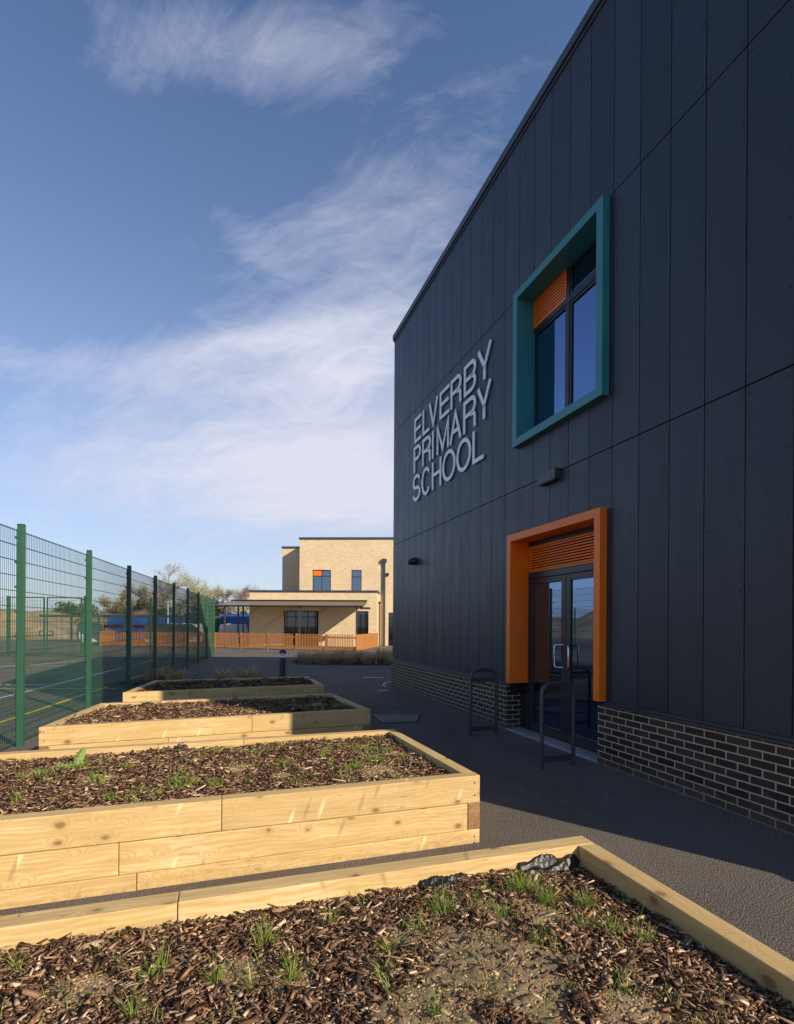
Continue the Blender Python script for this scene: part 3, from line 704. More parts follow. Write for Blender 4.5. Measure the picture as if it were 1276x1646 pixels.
def fast_mesh(name, V, F, m, colr=None):
    me = bpy.data.meshes.new(name); n = len(F); k = F.shape[1]
    me.vertices.add(len(V)); me.vertices.foreach_set('co', V.astype(np.float32).ravel())
    me.loops.add(n * k); me.loops.foreach_set('vertex_index', F.astype(np.int32).ravel())
    me.polygons.add(n); me.polygons.foreach_set('loop_start', np.arange(0, n * k, k, dtype=np.int32)); me.polygons.foreach_set('loop_total', np.full(n, k, dtype=np.int32))
    me.update(calc_edges=True); me.validate()
    me.materials.append(m)
    if colr is not None: me.attributes.new('tone', 'FLOAT_COLOR', 'POINT').data.foreach_set('color', np.c_[colr, np.ones(len(colr))].astype(np.float32).ravel())
    return me
def mulch(k, B, count, size, label, vmin=0.0):
    C = []; 
    while len(C) < count:
        u, v = rng.random(), vmin + rng.random() * (1 - vmin); x, y = bil(B, u, v, 0.05)
        if rng.random() < soilmask(k, x, y) * 0.92: continue
        C.append((x, y, hgt(k, x, y)))
    C = np.array(C); n = count
    L = size * np.exp(rng.normal(0, 0.55, n)); L = np.clip(L, size * 0.3, size * 3.6)
    W_ = L * rng.uniform(0.14, 0.55, n); W_ = np.minimum(W_, rng.uniform(0.008, 0.022, n)); Th = np.minimum(W_ * rng.uniform(0.12, 0.4, n), 0.004)
    V = BOX[None] * np.stack([L, W_, Th], 1)[:, None, :] * 0.5
    V[:, :, 1] *= np.where(BOX[None, :, 0] > 0, rng.uniform(0.15, 1.0, n)[:, None], rng.uniform(0.5, 1.0, n)[:, None])
    V += rng.normal(0, 1, V.shape) * (L * 0.035)[:, None, None] * np.array([1.2, 1, 0.35])
    V[:, :, 2] += (V[:, :, 0] ** 2 / L[:, None]) * rng.normal(0, 0.5, n)[:, None]
    yaw = rng.uniform(0, 2 * np.pi, n); pit = rng.normal(0, 0.22, n); rol = rng.normal(0, 0.4, n)
    def rot(V, a_, i, j):
        c, s = np.cos(a_)[:, None], np.sin(a_)[:, None]; A, Bq = V[:, :, i].copy(), V[:, :, j].copy()
        V[:, :, i] = c * A - s * Bq; V[:, :, j] = s * A + c * Bq
    rot(V, rol, 1, 2); rot(V, pit, 0, 2); rot(V, yaw, 0, 1)
    V += C[:, None, :]; V[:, :, 2] += (rng.random(n) ** 1.5 * 0.026 + 0.002 + np.abs(np.sin(pit)) * L * 0.3)[:, None]
    pal = np.array([(0.045, 0.026, 0.015), (0.095, 0.052, 0.029), (0.170, 0.100, 0.060), (0.26, 0.160, 0.098), (0.37, 0.235, 0.14), (0.64, 0.46, 0.29), (0.44, 0.23, 0.10)])
    ci = rng.choice(7, n, p=[0.08, 0.17, 0.23, 0.22, 0.15, 0.11, 0.04]); cc = pal[ci] * rng.uniform(0.75, 1.3, n)[:, None]
    F = (FQ[None] + (np.arange(n) * 8)[:, None, None]).reshape(-1, 4)
    me = fast_mesh('wood_chip_mulch', V.reshape(-1, 3), F, m_chip, np.repeat(cc, 8, 0))
    tag(link('wood_chip_mulch', me), label, 'mulch', kind='stuff')
def grass(tufts, name, label, m=None, hfun=None, kind='stuff', parent=None, width=0.0014, pal=((0.19, 0.31, 0.04), (0.28, 0.40, 0.06), (0.44, 0.50, 0.12), (0.60, 0.50, 0.24)), pp=(0.4, 0.35, 0.17, 0.08), seg=4):
    V = []; F = []; Cc = []
    for (cx, cy, r, n, L) in tufts:
        for _ in range(n):
            rr = abs(rng.normal(0, r * 0.5)); an = rng.uniform(0, 6.283); x = cx + rr * math.cos(an); y = cy + rr * math.sin(an)
            z = (hfun(x, y) + 0.012 if hfun else 0) - 0.005
            l = L * rng.uniform(0.4, 1.25); lean = rng.uniform(0.2, 1.35); da = an + rng.normal(0, 1.0); dx, dy = math.cos(da), math.sin(da); w_ = width * rng.uniform(0.7, 1.5)
            c = np.array(pal[rng.choice(len(pal), p=pp)]) * rng.uniform(0.8, 1.2)
            base_ = len(V); tx = ty = 0.0; hz = 0.0; lat = rng.uniform(0, 6.28); sx_, sy_ = math.cos(lat), math.sin(lat)
            for s in range(seg + 1):
                f_ = s / seg; ww = w_ * (1 - f_) ** 0.6 if s < seg else w_ * 0.1
                V.append((x + tx - sx_ * ww, y + ty - sy_ * ww, z + hz)); V.append((x + tx + sx_ * ww, y + ty + sy_ * ww, z + hz)); Cc += [tuple(c)] * 2
                th = lean * (0.35 + 1.25 * f_); tx += dx * math.sin(th) * l / seg; ty += dy * math.sin(th) * l / seg; hz += math.cos(th) * l / seg
            for s in range(seg): q = base_ + 2 * s; F.append((q, q + 1, q + 3, q + 2))
    me = fast_mesh(name, np.array(V), np.array(F), m or m_blade, np.array(Cc))
    o = link(name, me, parent)
    if kind: tag(o, label, 'grass', kind=kind)
    return o
soil(1, B1, 260, 130, 'dark soil with sandy clods in the nearest raised bed')
soil(2, B2, 200, 90, 'dark soil in the second raised bed')
soil(3, B3, 90, 50, 'dark soil in the third raised bed')
soil(4, B4, 60, 40, 'dark soil in the farthest raised bed')
mulch(1, B1, 95000, 0.018, 'coarse brown bark mulch in the nearest raised bed', vmin=0.05)
mulch(1, B1, 60000, 0.011, 'fine bark crumbs and fibres in the nearest raised bed', vmin=0.05)
mulch(2, B2, 42000, 0.026, 'brown bark mulch in the second raised bed')
mulch(3, B3, 16000, 0.036, 'brown bark mulch in the third raised bed')
mulch(4, B4, 5000, 0.055, 'brown bark mulch in the farthest raised bed')
T1 = [(0.2, 2.24, .05, 70, .085), (0.58, 2.43, .07, 90, .08), (0.66, 2.33, .05, 60, .08), (0.83, 2.3, .035, 60, .06), (0.86, 2.09, .04, 40, .06), (0.97, 2.05, .035, 50, .055), (0.76, 2.12, .04, 26, .06),
      (-0.04, 1.84, .03, 20, .06), (0.13, 1.64, .04, 14, .08), (0.54, 2.0, .04, 22, .05), (-0.5, 2.03, .05, 40, .08), (-0.48, 1.76, .03, 16, .08), (-0.82, 1.82, .04, 26, .09), (-0.61, 1.79, .03, 22, .06),
      (-0.81, 1.64, .05, 20, .08), (-0.26, 2.16, .04, 20, .06), (-0.03, 1.95, .04, 22, .06), (-1.34, 1.87, .03, 12, .08), (-0.36, 1.83, .05, 40, .075), (0.3, 1.73, .07, 14, .05), (0.75, 1.73, .05, 12, .05), (0.35, 2.3, .09, 30, .05), (0.45, 2.2, .1, 36, .05), (0.1, 2.1, .1, 26, .06)]
for _ in range(170): T1.append((rng.uniform(-1.5, 1.1), rng.uniform(1.5, 2.5), .03, int(rng.integers(1, 6)), rng.uniform(.03, .08)))
inB1 = lambda x, y: (x - B1[2][0]) * d1.y * -1 + (y - B1[2][1]) * d1.x < -0.14
T1 = [(q[0], q[1], q[2], int(q[3] * 1.9), q[4] * 1.3) for q in T1 if inB1(q[0], q[1])]
grass(T1, 'grass', 'fresh green grass tufts in the nearest raised bed', hfun=lambda x, y: hgt(1, x, y))
T2 = [(-0.31, 5.08, .14, 170, .055), (-0.2, 4.63, .14, 160, .06), (-0.35, 4.42, .12, 110, .055), (-1.59, 3.89, .06, 50, .09), (-1.33, 3.89, .05, 44, .08), (-0.96, 4.51, .06, 46, .06), (-2.76, 4.1, .06, 50, .07), (-2.55, 4.28, .08, 60, .07),
      (-2.26, 4.03, .1, 60, .06), (-1.9, 3.54, .05, 30, .07), (-1.34, 4.82, .06, 24, .06), (-0.66, 4.83, .08, 50, .06), (-2.2, 4.35, .1, 60, .06), (-1.7, 4.2, .08, 24, .05), (-0.1, 5.0, .08, 60, .06)]
for _ in range(130):
    x, y = bil(B2, rng.uniform(0.1, .97), rng.uniform(.1, .95)); T2.append((x, y, .04, 9, .06))
T2 = [(q[0], q[1], q[2], int(q[3] * 1.7), q[4]) for q in T2]
grass(T2, 'grass', 'green grass tufts in the second raised bed', hfun=lambda x, y: hgt(2, x, y), width=0.003)
T3 = []
for _ in range(26):
    x, y = bil(B3, rng.uniform(0.55, .97), rng.uniform(.2, .95)); T3.append((x, y, .08, 26, .05))
grass(T3, 'grass', 'green grass in the shaded end of the third raised bed', hfun=lambda x, y: hgt(3, x, y), width=0.004)
T4 = []
for _ in range(22):
    x, y = bil(B4, rng.choice([rng.uniform(0.65, .9), rng.uniform(.2, .35), rng.uniform(.5, .6)]), rng.uniform(.1, .9)); T4.append((x, y, .09, 24, .05))
grass(T4, 'grass', 'green grass patches in the farthest raised bed', hfun=lambda x, y: hgt(4, x, y), width=0.005)

def lumps(name, pts, smin, smax, pal, label, flat=0.7):
    n = len(pts); S = np.exp(rng.uniform(math.log(smin), math.log(smax), n))
    V = BOX[None] * rng.uniform(0.55, 1.0, (n, 8, 3)) * S[:, None, None] * 0.5; V[:, :, 2] *= flat
    a_ = rng.uniform(0, 6.28, n); b_ = rng.normal(0, .7, n)
    for an, i, j in ((b_, 1, 2), (a_, 0, 1)):
        c, s = np.cos(an)[:, None], np.sin(an)[:, None]; A, Bq = V[:, :, i].copy(), V[:, :, j].copy(); V[:, :, i] = c * A - s * Bq; V[:, :, j] = s * A + c * Bq
    V += np.array(pts)[:, None, :]; V[:, :, 2] += (S * 0.22 * flat)[:, None]
    F = (FQ[None] + (np.arange(n) * 8)[:, None, None]).reshape(-1, 4); cc = np.array(pal)[rng.integers(0, len(pal), n)] * rng.uniform(.75, 1.25, n)[:, None]
    tag(link(name, fast_mesh(name, V.reshape(-1, 3), F, m_chip, np.repeat(cc, 8, 0))), label, name.replace('_', ' '), kind='stuff')
SAND = [(.46, .33, .17), (.37, .255, .13), (.54, .40, .22), (.26, .17, .09)]
for k, B, cnt, mx in ((1, B1, 22000, .013), (2, B2, 5000, .022)):
    pts_ = []
    while len(pts_) < cnt:
        q = PATCH[k][int(rng.integers(0, len(PATCH[k])))]; x = q[0] + rng.normal(0, q[2] * .55); y = q[1] + rng.normal(0, q[2] * .55)
        if rng.random() < soilmask(k, x, y) ** 1.2 + .08: pts_.append((x, y, hgt(k, x, y) + .008))
    lumps('soil_clods', pts_, .0018, mx, SAND, 'sandy clods of soil in the %s raised bed' % ('nearest' if k == 1 else 'second'))
pts_ = []
for _ in range(1500):
    tt = rng.uniform(0, 11.5); nn_ = abs(rng.normal(0, .10)) if rng.random() < .6 else rng.uniform(0, 2.2)
    x, y = O.x + T.x * tt - .94857 * nn_, O.y + T.y * tt - .31656 * nn_
    if 5.9 < tt < 8.1 and nn_ < .3: continue
    pts_.append((x, y, 0.0))
lumps('grit', pts_, .002, .011, [(.30, .25, .19), (.18, .15, .12), (.45, .40, .33), (.20, .12, .06)], 'loose grit and bark crumbs on the asphalt', .5)
# black membrane poking out
def scrap(cx, cy, z, L, W_, an, label, seed):
    V = []; F = []; nx, ny = 48, 20; random.seed(seed)
    for j in range(ny + 1):
        for i in range(nx + 1):
            u, v = i / nx - .5, j / ny - .5
            x = u * L; y = v * W_ * (0.5 + 0.5 * math.cos(u * 2.4)); n_ = noise.noise(Vector((u * 4 + seed, v * 3, seed))); n2_ = noise.noise(Vector((u * 17, v * 5 + seed, 1)))
            zz = z + 0.05 * (1 - (2 * v) ** 2) * math.cos(u * 2.6) * (0.5 + n_) + 0.006 * n2_ + v * 0.05
            V.append((cx + x * math.cos(an) - y * math.sin(an) + n2_ * .006, cy + x * math.sin(an) + y * math.cos(an), zz))
    for j in range(ny):
        for i in range(nx): q = j * (nx + 1) + i; F.append((q, q + 1, q + nx + 2, q + nx + 1))
    me = bpy.data.meshes.new('liner_scrap'); me.from_pydata(V, [], F); me.materials.append(m_plastic); me.polygons.foreach_set('use_smooth', [True] * len(F))
    o = link('liner_scrap', me); mo = o.modifiers.new('thick', 'SOLIDIFY'); mo.thickness = 0.002
    tag(o, label, 'plastic liner')
scrap(0.235, 2.475, 0.425, 0.24, 0.10, 0.31, 'crumpled black plastic liner poking up mid way along the nearest bed back board', 3)
scrap(0.775, 2.665, 0.440, 0.34, 0.09, 0.36, 'shiny black plastic liner in the back right corner of the nearest bed', 8)
scrap(-2.03, 4.98, 0.47, 0.12, 0.06, 0.3, 'small black liner scrap against the back board of the second bed', 5)
scrap(-0.10, 5.50, 0.45, 0.22, 0.07, -1.1, 'black liner fold in the back right corner of the second bed', 6)
scrap(-3.55, 7.55, 0.48, 0.16, 0.06, 0.3, 'small black liner scrap by the back board of the third bed', 9)

# broad-leaved weed
wd = empty('broadleaf_weed', (-2.62, 4.33, hgt(2, -2.62, 4.33))); tag(wd, 'bright green broad leaved weed with two large leaves in the second raised bed', 'weed')
def leaf(parent, an, tilt, L, W_, twist):
    V = []; F = []; n = 14; Cc = []
    for i in range(n + 1):
        f_ = i / n; w_ = W_ * math.sin(math.pi * min(f_ ** 0.8 * 0.93 + 0.06, 1)) ** 0.7 * (1 + 0.22 * math.sin(i * 2.9)); x = L * f_; z = L * (f_ * tilt - 0.25 * f_ * f_)
        for s in (-1, 0, 1):
            V.append((x, s * w_ * 0.5, z + abs(s) * w_ * 0.18 + 0.008 * math.sin(i * 2.1 + s))); Cc.append((0.26, 0.40, 0.07) if s else (0.42, 0.52, 0.18))
    for i in range(n):
        for s in range(2): q = i * 3 + s; F.append((q, q + 1, q + 4, q + 3))
    me = fast_mesh('leaf', np.array(V), np.array(F), m_leafm, np.array(Cc)); o = link('leaf', me, parent); o.rotation_euler = (twist, 0, an)
    mo = o.modifiers.new('thick', 'SOLIDIFY'); mo.thickness = 0.0015
leaf(wd, R(205), 0.30, 0.19, 0.095, 0.6); leaf(wd, R(95), 1.3, 0.13, 0.085, 0.0); leaf(wd, R(350), 0.8, 0.10, 0.05, -0.4); leaf(wd, R(150), 0.7, 0.10, 0.05, 0.2); leaf(wd, R(330), 0.5, 0.08, 0.04, 0.0); leaf(wd, R(110), 0.6, 0.09, 0.04, 0.2)
b = MB()
b.tube([(-1.455, 2.03, .40), (-1.47, 2.04, .47), (-1.45, 2.035, .51), (-1.43, 2.02, .525)], 0.0016, 5); b.tube([(-1.44, 2.02, .40), (-1.445, 2.03, .46), (-1.455, 2.035, .505)], 0.0016, 5)
tag(b.build('wire_offcut', m_hoop), 'thin twisted wire offcut standing against the nearest bed back board', 'wire')

# ------------------------------------------------------------------ mesh fence
FH = 2.9
fd = Vector((-0.2116, 0.9774)); fa = math.atan2(fd.y, fd.x); BAY = 2.52
def mesh_panel(L, H_):
    V = []; F = []
    def wire(p, q, r):
        d = (q - p).normalized(); up = Vector((0, 1, 0)); s = d.cross(up).normalized() * r; u = up * r; i = len(V)
        for c in (p, q):
            for o_ in (s + u, u - s, -s - u, s - u): V.append(tuple(c + o_))
        for k in range(4): F.append((i + k, i + (k + 1) % 4, i + 4 + (k + 1) % 4, i + 4 + k))
    n = round(L / 0.05)
    for k in range(n + 1): wire(Vector((L * k / n, 0, 0.04)), Vector((L * k / n, 0, H_ - 0.02)), 0.0024)
    m = round((H_ - 0.1) / 0.2)
    for k in range(m + 1):
        z = 0.06 + (H_ - 0.1) * k / m
        for y in (-0.007, 0.007): wire(Vector((0, y, z)), Vector((L, y, z)), 0.0034)
    return fast_mesh('mesh_panel', np.array(V), np.array(F), m_wire)
def fence_post(parent, x, H_, w_=0.06, d_=0.08):
    b = MB(); b.box(x - w_ / 2, x + w_ / 2, -0.012 - d_, -0.012, -0.05, H_ + 0.03); b.box(x - w_ / 2 - .002, x + w_ / 2 + .002, -0.014 - d_, -0.010, H_ + 0.031, H_ + 0.045)
    for k in range(9): b.box(x - w_ / 2 - .012, x + w_ / 2 + .006, -0.0118, 0.014, 0.15 + k * (H_ - .3) / 8, 0.18 + k * (H_ - .3) / 8)
    return b.build('post', m_green, parent, bevel=0.003)
f0 = Vector((-5.03, 6.99)) - fd * BAY * 2
fr = empty('mesh_fence', (f0.x, f0.y, 0), fa); tag(fr, 'tall green welded mesh sports court fence running beside the raised beds', 'fence')
pm = mesh_panel(BAY - 0.02, FH); NB = 10
for k in range(NB + 1):
    L_ = k * BAY if k < NB else k * BAY
    fence_post(fr, L_, FH)
    if k < NB: o = link('mesh_panel', pm, fr); o.location = (L_ + 0.01, 0, 0)
fend = f0 + fd * BAY * NB
gd = (Vector((-15.2, 25.75)) - fend); gl = gd.length; ga = math.atan2(gd.y, gd.x)
rr_ = empty('mesh_fence', (fend.x, fend.y, 0), ga); tag(rr_, 'green mesh fence across the far court end, right of the double gate', 'fence')
nb = 2; pm2 = mesh_panel(gl / nb - 0.04, FH)
for k in range(nb):
    o = link('mesh_panel', pm2, rr_); o.location = (k * gl / nb + 0.02, 0, 0)
fence_post(rr_, gl / nb, FH)
g0 = Vector((-15.2, 25.75)); gdir = Vector((-0.997, -0.05)).normalized(); ga2 = math.atan2(gdir.y, gdir.x)
gt = empty('double_gate', (g0.x, g0.y, 0), ga2); tag(gt, 'green mesh double gate in the far court fence', 'gate')
for x in (0.04, 3.66): fence_post(gt, x, FH, 0.10, 0.10)
pg = mesh_panel(1.62, FH - 0.25)
for x0 in (0.14, 1.90):
    b = MB()
    for q in ((x0, x0 + .06, 0.12, FH), (x0 + 1.60, x0 + 1.66, 0.12, FH), (x0 + .06, x0 + 1.60, FH - 0.06, FH), (x0 + .06, x0 + 1.60, 0.12, 0.18)): b.box(q[0], q[1], -0.03, 0.03, q[2], q[3])
    lf = b.build('gate_leaf', m_green, gt); o = link('mesh_panel', pg, lf); o.location = (x0 + 0.02, 0, 0.13)
    b = MB(); hx = x0 + 1.66 if x0 < 1 else x0; s = 1 if x0 < 1 else -1
    x_a, x_b = sorted((hx - s * 0.30, hx - s * 0.0)); b.box(x_a, x_b, -0.05, -0.031, 1.0, 1.05); b.box(x_a, x_b, -0.05, -0.031, 1.22, 1.27); xe = x_a if s > 0 else x_b - 0.05; b.box(xe, xe + 0.05, -0.05, -0.031, 1.05, 1.22)
    b.build('latch_guard', m_green, lf)
g1 = g0 + gdir * 3.72
r2 = empty('mesh_fence', (g1.x, g1.y, 0), ga2); tag(r2, 'green mesh fence continuing left of the double gate', 'fence')
for k in range(4):
    o = link('mesh_panel', pm, r2); o.location = (k * BAY + 0.02, 0, 0); fence_post(r2, (k + 1) * BAY, FH)

# ------------------------------------------------------------------ slatted timber fence
def slat_run(parent, p, q, posts_every=2.1, H_=1.05):
    p = Vector(p); q = Vector(q); d = q - p; L = d.length; an = math.atan2(d.y, d.x); n = max(1, round(L / posts_every)); st = L / n
    for k in range(n):
        b = MB(); x = 0.10
        while x < st - 0.20:
            j = random.uniform(-.004, .004); b.box(x, x + 0.056, -0.032 + j, -0.012 + j, 0.05, H_ + random.uniform(-.006, .006)); x += 0.118
        b.box(0.0, st, -0.010, 0.030, 0.22, 0.30); b.box(0.0, st, -0.010, 0.030, 0.80, 0.88)
        o = b.build('slat_panel', m_slat, parent, uv='rand'); uvl = o.data.uv_layers[0].data
        for pl_ in o.data.polygons:
            sh = (pl_.index // 6) * 0.37
            for li in pl_.loop_indices: u = uvl[li].uv; uvl[li].uv = (u[1] * 1.0 + sh * 3, u[0] + sh)
        o.location = (p.x + d.x / L * k * st, p.y + d.y / L * k * st, 0); o.rotation_euler = (0, 0, an)
    for k in range(n + 1):
        b = MB(); b.box(-0.05, 0.05, -0.04, 0.06, 0, H_ + 0.01); o = b.build('post', m_slat, parent); o.location = (p.x + d.x / L * k * st, p.y + d.y / L * k * st, 0); o.rotation_euler = (0, 0, an)
sf = empty('slatted_fence', (0, 0, 0)); tag(sf, 'low orange timber slatted fence around the far nursery yard', 'fence')
slat_run(sf, (-21.3, 38.0), (-12.44, 36.3)); slat_run(sf, (-12.44, 36.3), (-2.43, 32.1)); slat_run(sf, (-2.43, 32.1), (-1.45, 38.9)); slat_run(sf, (-23.0, 43.0), (-21.3, 38.0))

# ------------------------------------------------------------------ far buff brick building
fb = empty('brick_school_block', (-1.5, 39.3, 0), R(-2.4)); tag(fb, 'two storey buff brick school building with flat roofs behind the slatted fence', 'building')
b = MB()
low = [(-6.99, -4.37, -0.02, 2.66), (-1.57, -0.62, -0.02, 2.66)]
b.wall(-9.6, 0, 0, 4.05, 0, holes=low, depth=0.14)
b.quad((0, 0, 0), (0, 2.2, 0), (0, 2.2, 4.05), (0, 0, 4.05)); b.quad((-9.6, 0, 0), (-9.6, 0, 4.05), (-9.6, 7, 4.05), (-9.6, 7, 0))
up = [(-5.30, -3.83, 4.25, 5.96), (-2.22, -1.40, 4.25, 5.96), (0.72, 2.5, -0.02, 2.62)]
b.wall(-6.32, 14, 0, 8.36, 2.2, holes=up, depth=0.14)
b.quad((-6.32, 2.2, 0), (-6.32, 2.2, 8.36), (-6.32, 14, 8.36), (-6.32, 14, 0)); b.quad((14, 2.2, 0), (14, 14, 0), (14, 14, 8.36), (14, 2.2, 8.36))
b.wall(-8.35, -6.30, 0, 8.02, 4.7); b.quad((-8.35, 4.7, 0), (-8.35, 4.7, 8.02), (-8.35, 14, 8.02), (-8.35, 14, 0))
b.build('wall', m_ybrick, fb)
b = MB(); b.quad((-9.6, 0, 3.95), (0, 0, 3.95), (0, 2.2, 3.95), (-9.6, 7, 3.95)); b.quad((-6.32, 2.2, 8.3), (14, 2.2, 8.3), (14, 14, 8.3), (-6.32, 14, 8.3)); b.quad((-8.35, 4.7, 7.95), (-6.32, 4.7, 7.95), (-6.32, 14, 7.95), (-8.35, 14, 7.95)); b.build('roof', m_flash, fb)
b = MB(); b.box(-9.66, 0.06, -0.05, 0.3, 4.05, 4.20); b.box(-0.3, 0.06, 0.302, 2.19, 4.05, 4.20); b.box(-9.66, -9.3, 0.302, 7, 4.05, 4.2); b.box(-6.38, 14, 2.14, 2.5, 8.36, 8.52); b.box(-6.38, -6.05, 2.502, 14, 8.36, 8.52); b.box(-8.41, -6.39, 4.64, 5.0, 8.02, 8.17)
b.build('coping', m_flash, fb)
m_pane3 = mat('sky_reflecting_glass', (0.006, 0.009, 0.012), 0.02, ior=3.4)
m_pane3.node_tree.nodes['Principled BSDF'].inputs['Specular Tint'].default_value = (0.6, 0.8, 1.0, 1)
def glazed(x0, x1, z0, z1, y, name, mull=(), trans=None, extra=()):
    b = MB(); e = 0.06; yy = y + 0.10
    b.box(x0, x1, yy, yy + .05, z1 - e, z1); b.box(x0, x1, yy, yy + .05, z0, z0 + e); b.box(x0, x0 + e, yy, yy + .05, z0 + e, z1 - e); b.box(x1 - e, x1, yy, yy + .05, z0 + e, z1 - e)
    for m_ in mull: b.box(m_ - e / 2, m_ + e / 2, yy + .001, yy + .049, z0 + e, z1 - e)
    if trans: b.box(x0 + e, x1 - e, yy + .002, yy + .048, trans - e / 2, trans + e / 2)
    f_ = b.build(name, m_frame, fb)
    b = MB(); b.box(x0 + e / 2, x1 - e / 2, yy + .02, yy + .03, z0 + e / 2, z1 - e / 2); b.build('pane', m_pane3 if name == 'window' else m_pane2, f_)
    return f_
w1 = glazed(-5.29, -3.84, 4.26, 5.95, 2.2, 'window', (-4.56,), 5.47)
b = MB(); b.box(-5.225, -4.595, 2.285, 2.315, 5.51, 5.885); b.build('orange_panel', m_orange, w1)
glazed(-2.21, -1.41, 4.26, 5.95, 2.2, 'window', (), 5.42)
w3 = glazed(-6.98, -4.38, 0.0, 2.65, 0, 'glazed_door', (-6.1, -5.2), 2.2); glazed(-1.56, -0.63, 0.0, 2.65, 0, 'glazed_door', (), None); glazed(0.73, 2.49, 0.0, 2.61, 2.2, 'glazed_door', (1.6,), None)
b = MB(); b.tube([(-5.32, .07, .95), (-5.32, .02, .95), (-5.32, .02, 1.3), (-5.32, .07, 1.3)], .02, 8); b.tube([(-5.08, .07, .95), (-5.08, .02, .95), (-5.08, .02, 1.3), (-5.08, .07, 1.3)], .02, 8); b.build('handle', m_steel, w3)
b = MB(); b.box(0.33, 0.48, 2.02, 2.195, 0, 6.55); b.box(0.20, 0.58, 1.98, 2.196, 6.55, 6.82); b.build('downpipe', m_flash, fb, bevel=.01)
b = MB(); b.box(0.07, 0.16, 1.0, 1.1, 0, 3.25); b.box(0.03, 0.22, .95, 1.15, 3.25, 3.42); b.build('downpipe', m_flash, fb)
b = MB(); b.box(0.55, 0.75, 2.06, 2.195, 5.5, 5.72); b.build('vent_box', m_frame, fb)
# canopy
cn = empty('entrance_canopy', (-1.5, 39.3, 0), R(-2.4)); tag(cn, 'lean to canopy with pale translucent sheet roof on dark posts along the brick building', 'canopy')
def cz(y): return 3.36 + (y - 0.0) * 0.135
b = MB(); i = 0
b.v = [(-11.0, -3.2, 2.93), (-0.75, -3.2, 2.93), (-0.75, -0.02, 3.36), (-11.0, -0.02, 3.36), (-11.0, -3.2, 2.955), (-0.75, -3.2, 2.955), (-0.75, -0.02, 3.385), (-11.0, -0.02, 3.385)]
b.f = [(0, 3, 2, 1), (4, 5, 6, 7), (0, 1, 5, 4), (1, 2, 6, 5), (2, 3, 7, 6), (3, 0, 4, 7)]; b.m = [0] * 6
b.build('roof_sheet', m_poly, cn)
b = MB(); b.box(-11.05, -0.70, -3.28, -3.205, 2.84, 2.94); b.box(-11.02, -0.72, -0.017, -0.003, 3.39, 3.48)
for x in (-11.0, -8.4, -5.8, -3.2, -0.8): b.box(x - .03, x + .03, -3.2, 0.0, -.05, .05, rot=Matrix.Rotation(math.atan2(.43, 3.18), 3, 'X'), loc=(0, 0, 3.305))
b.build('gutter', m_gap, cn)
for x, y in ((-10.3, -3.1), (-5.1, -3.1), (-1.15, -3.1), (-10.3, -0.4), (-9.9, -0.5)):
    b = MB(); b.box(x - .05, x + .05, y - .05, y + .05, 0, 2.9 + (y + 3.2) * .13); b.build('post', m_flash, cn)
b = MB(); b.box(-0.95, -0.25, -2.9, -2.5, 2.72, 2.86); b.build('heater', m_flash, cn)

# ------------------------------------------------------------------ bollard light
bl = empty('bollard_light', (-3.32, 15.4, 0)); tag(bl, 'dark cylindrical bollard light with domed cap and clear lens behind the farthest bed', 'bollard light')
b = MB(); b.lathe([(0.0, 0), (0.10, 0), (0.10, 0.68), (0.0, 0.68)], 24); b.build('post', m_hoop, bl, smooth=True)
b = MB(); b.lathe([(0.060, 0.68), (0.05, 0.72), (0.092, 0.80), (0.092, 0.805), (0.0, 0.805)], 24); b.build('lens', m_lens, bl, smooth=True)
b = MB(); b.lathe([(0.112, 0.805), (0.108, 0.845), (0.085, 0.885), (0.045, 0.91), (0.0, 0.915)], 24); b.lathe([(0.112, 0.805), (0.0, 0.808)], 24); b.build('cap', m_hoop, bl, smooth=True)

# ------------------------------------------------------------------ ornamental grasses
DRY = ((0.62, 0.42, 0.24), (0.46, 0.28, 0.15), (0.76, 0.56, 0.35), (0.18, 0.21, 0.07))
def clump(n, L, r, seed):
    rt = empty('ornamental_grass', (0, 0, 0))
    grass([(0, 0, r, n, L)], 'foliage', '', kind=None, parent=rt, width=0.010, pal=DRY, pp=(.35, .3, .2, .15), seg=5)
    return rt
protos = [clump(340, .54, .22, 1), clump(280, .42, .20, 2), clump(380, .50, .26, 3)]
spots = []
for k in range(15):
    f_ = k / 14; spots.append((-4.35 + 4.15 * f_ + random.uniform(-.1, .1), 23.7 + 0.9 * f_ + random.uniform(-.6, .4), 0))
for k in range(11): spots.append((-3.7 + 3.5 * k / 10 + random.uniform(-.1, .1), 22.2 + 0.2 * math.sin(k * 2.3), 0))
front = [(-6.55, 14.5), (-5.95, 14.2), (-4.35, 14.0), (-3.95, 14.3), (-4.7, 14.5), (-7.0, 15.2)]
nth = ['first', 'second', 'third', 'fourth', 'fifth', 'sixth', 'seventh', 'eighth', 'ninth', 'tenth', 'eleventh', 'twelfth', 'thirteenth', 'fourteenth', 'fifteenth']
where = ['clump of tawny grass at the foot of the mesh fence, left of the other', 'upright tawny clump close to the mesh fence posts', 'tawny clump behind the middle of the farthest bed', 'windswept tawny clump left of the bollard light', 'sparse tawny clump between the fence clumps and the bollard', 'farthest left tawny clump tucked against the mesh fence']
used = set()
allsp = [(x, y, 'Row') for x, y, _ in spots] + [(x, y, 'Front') for x, y in front]
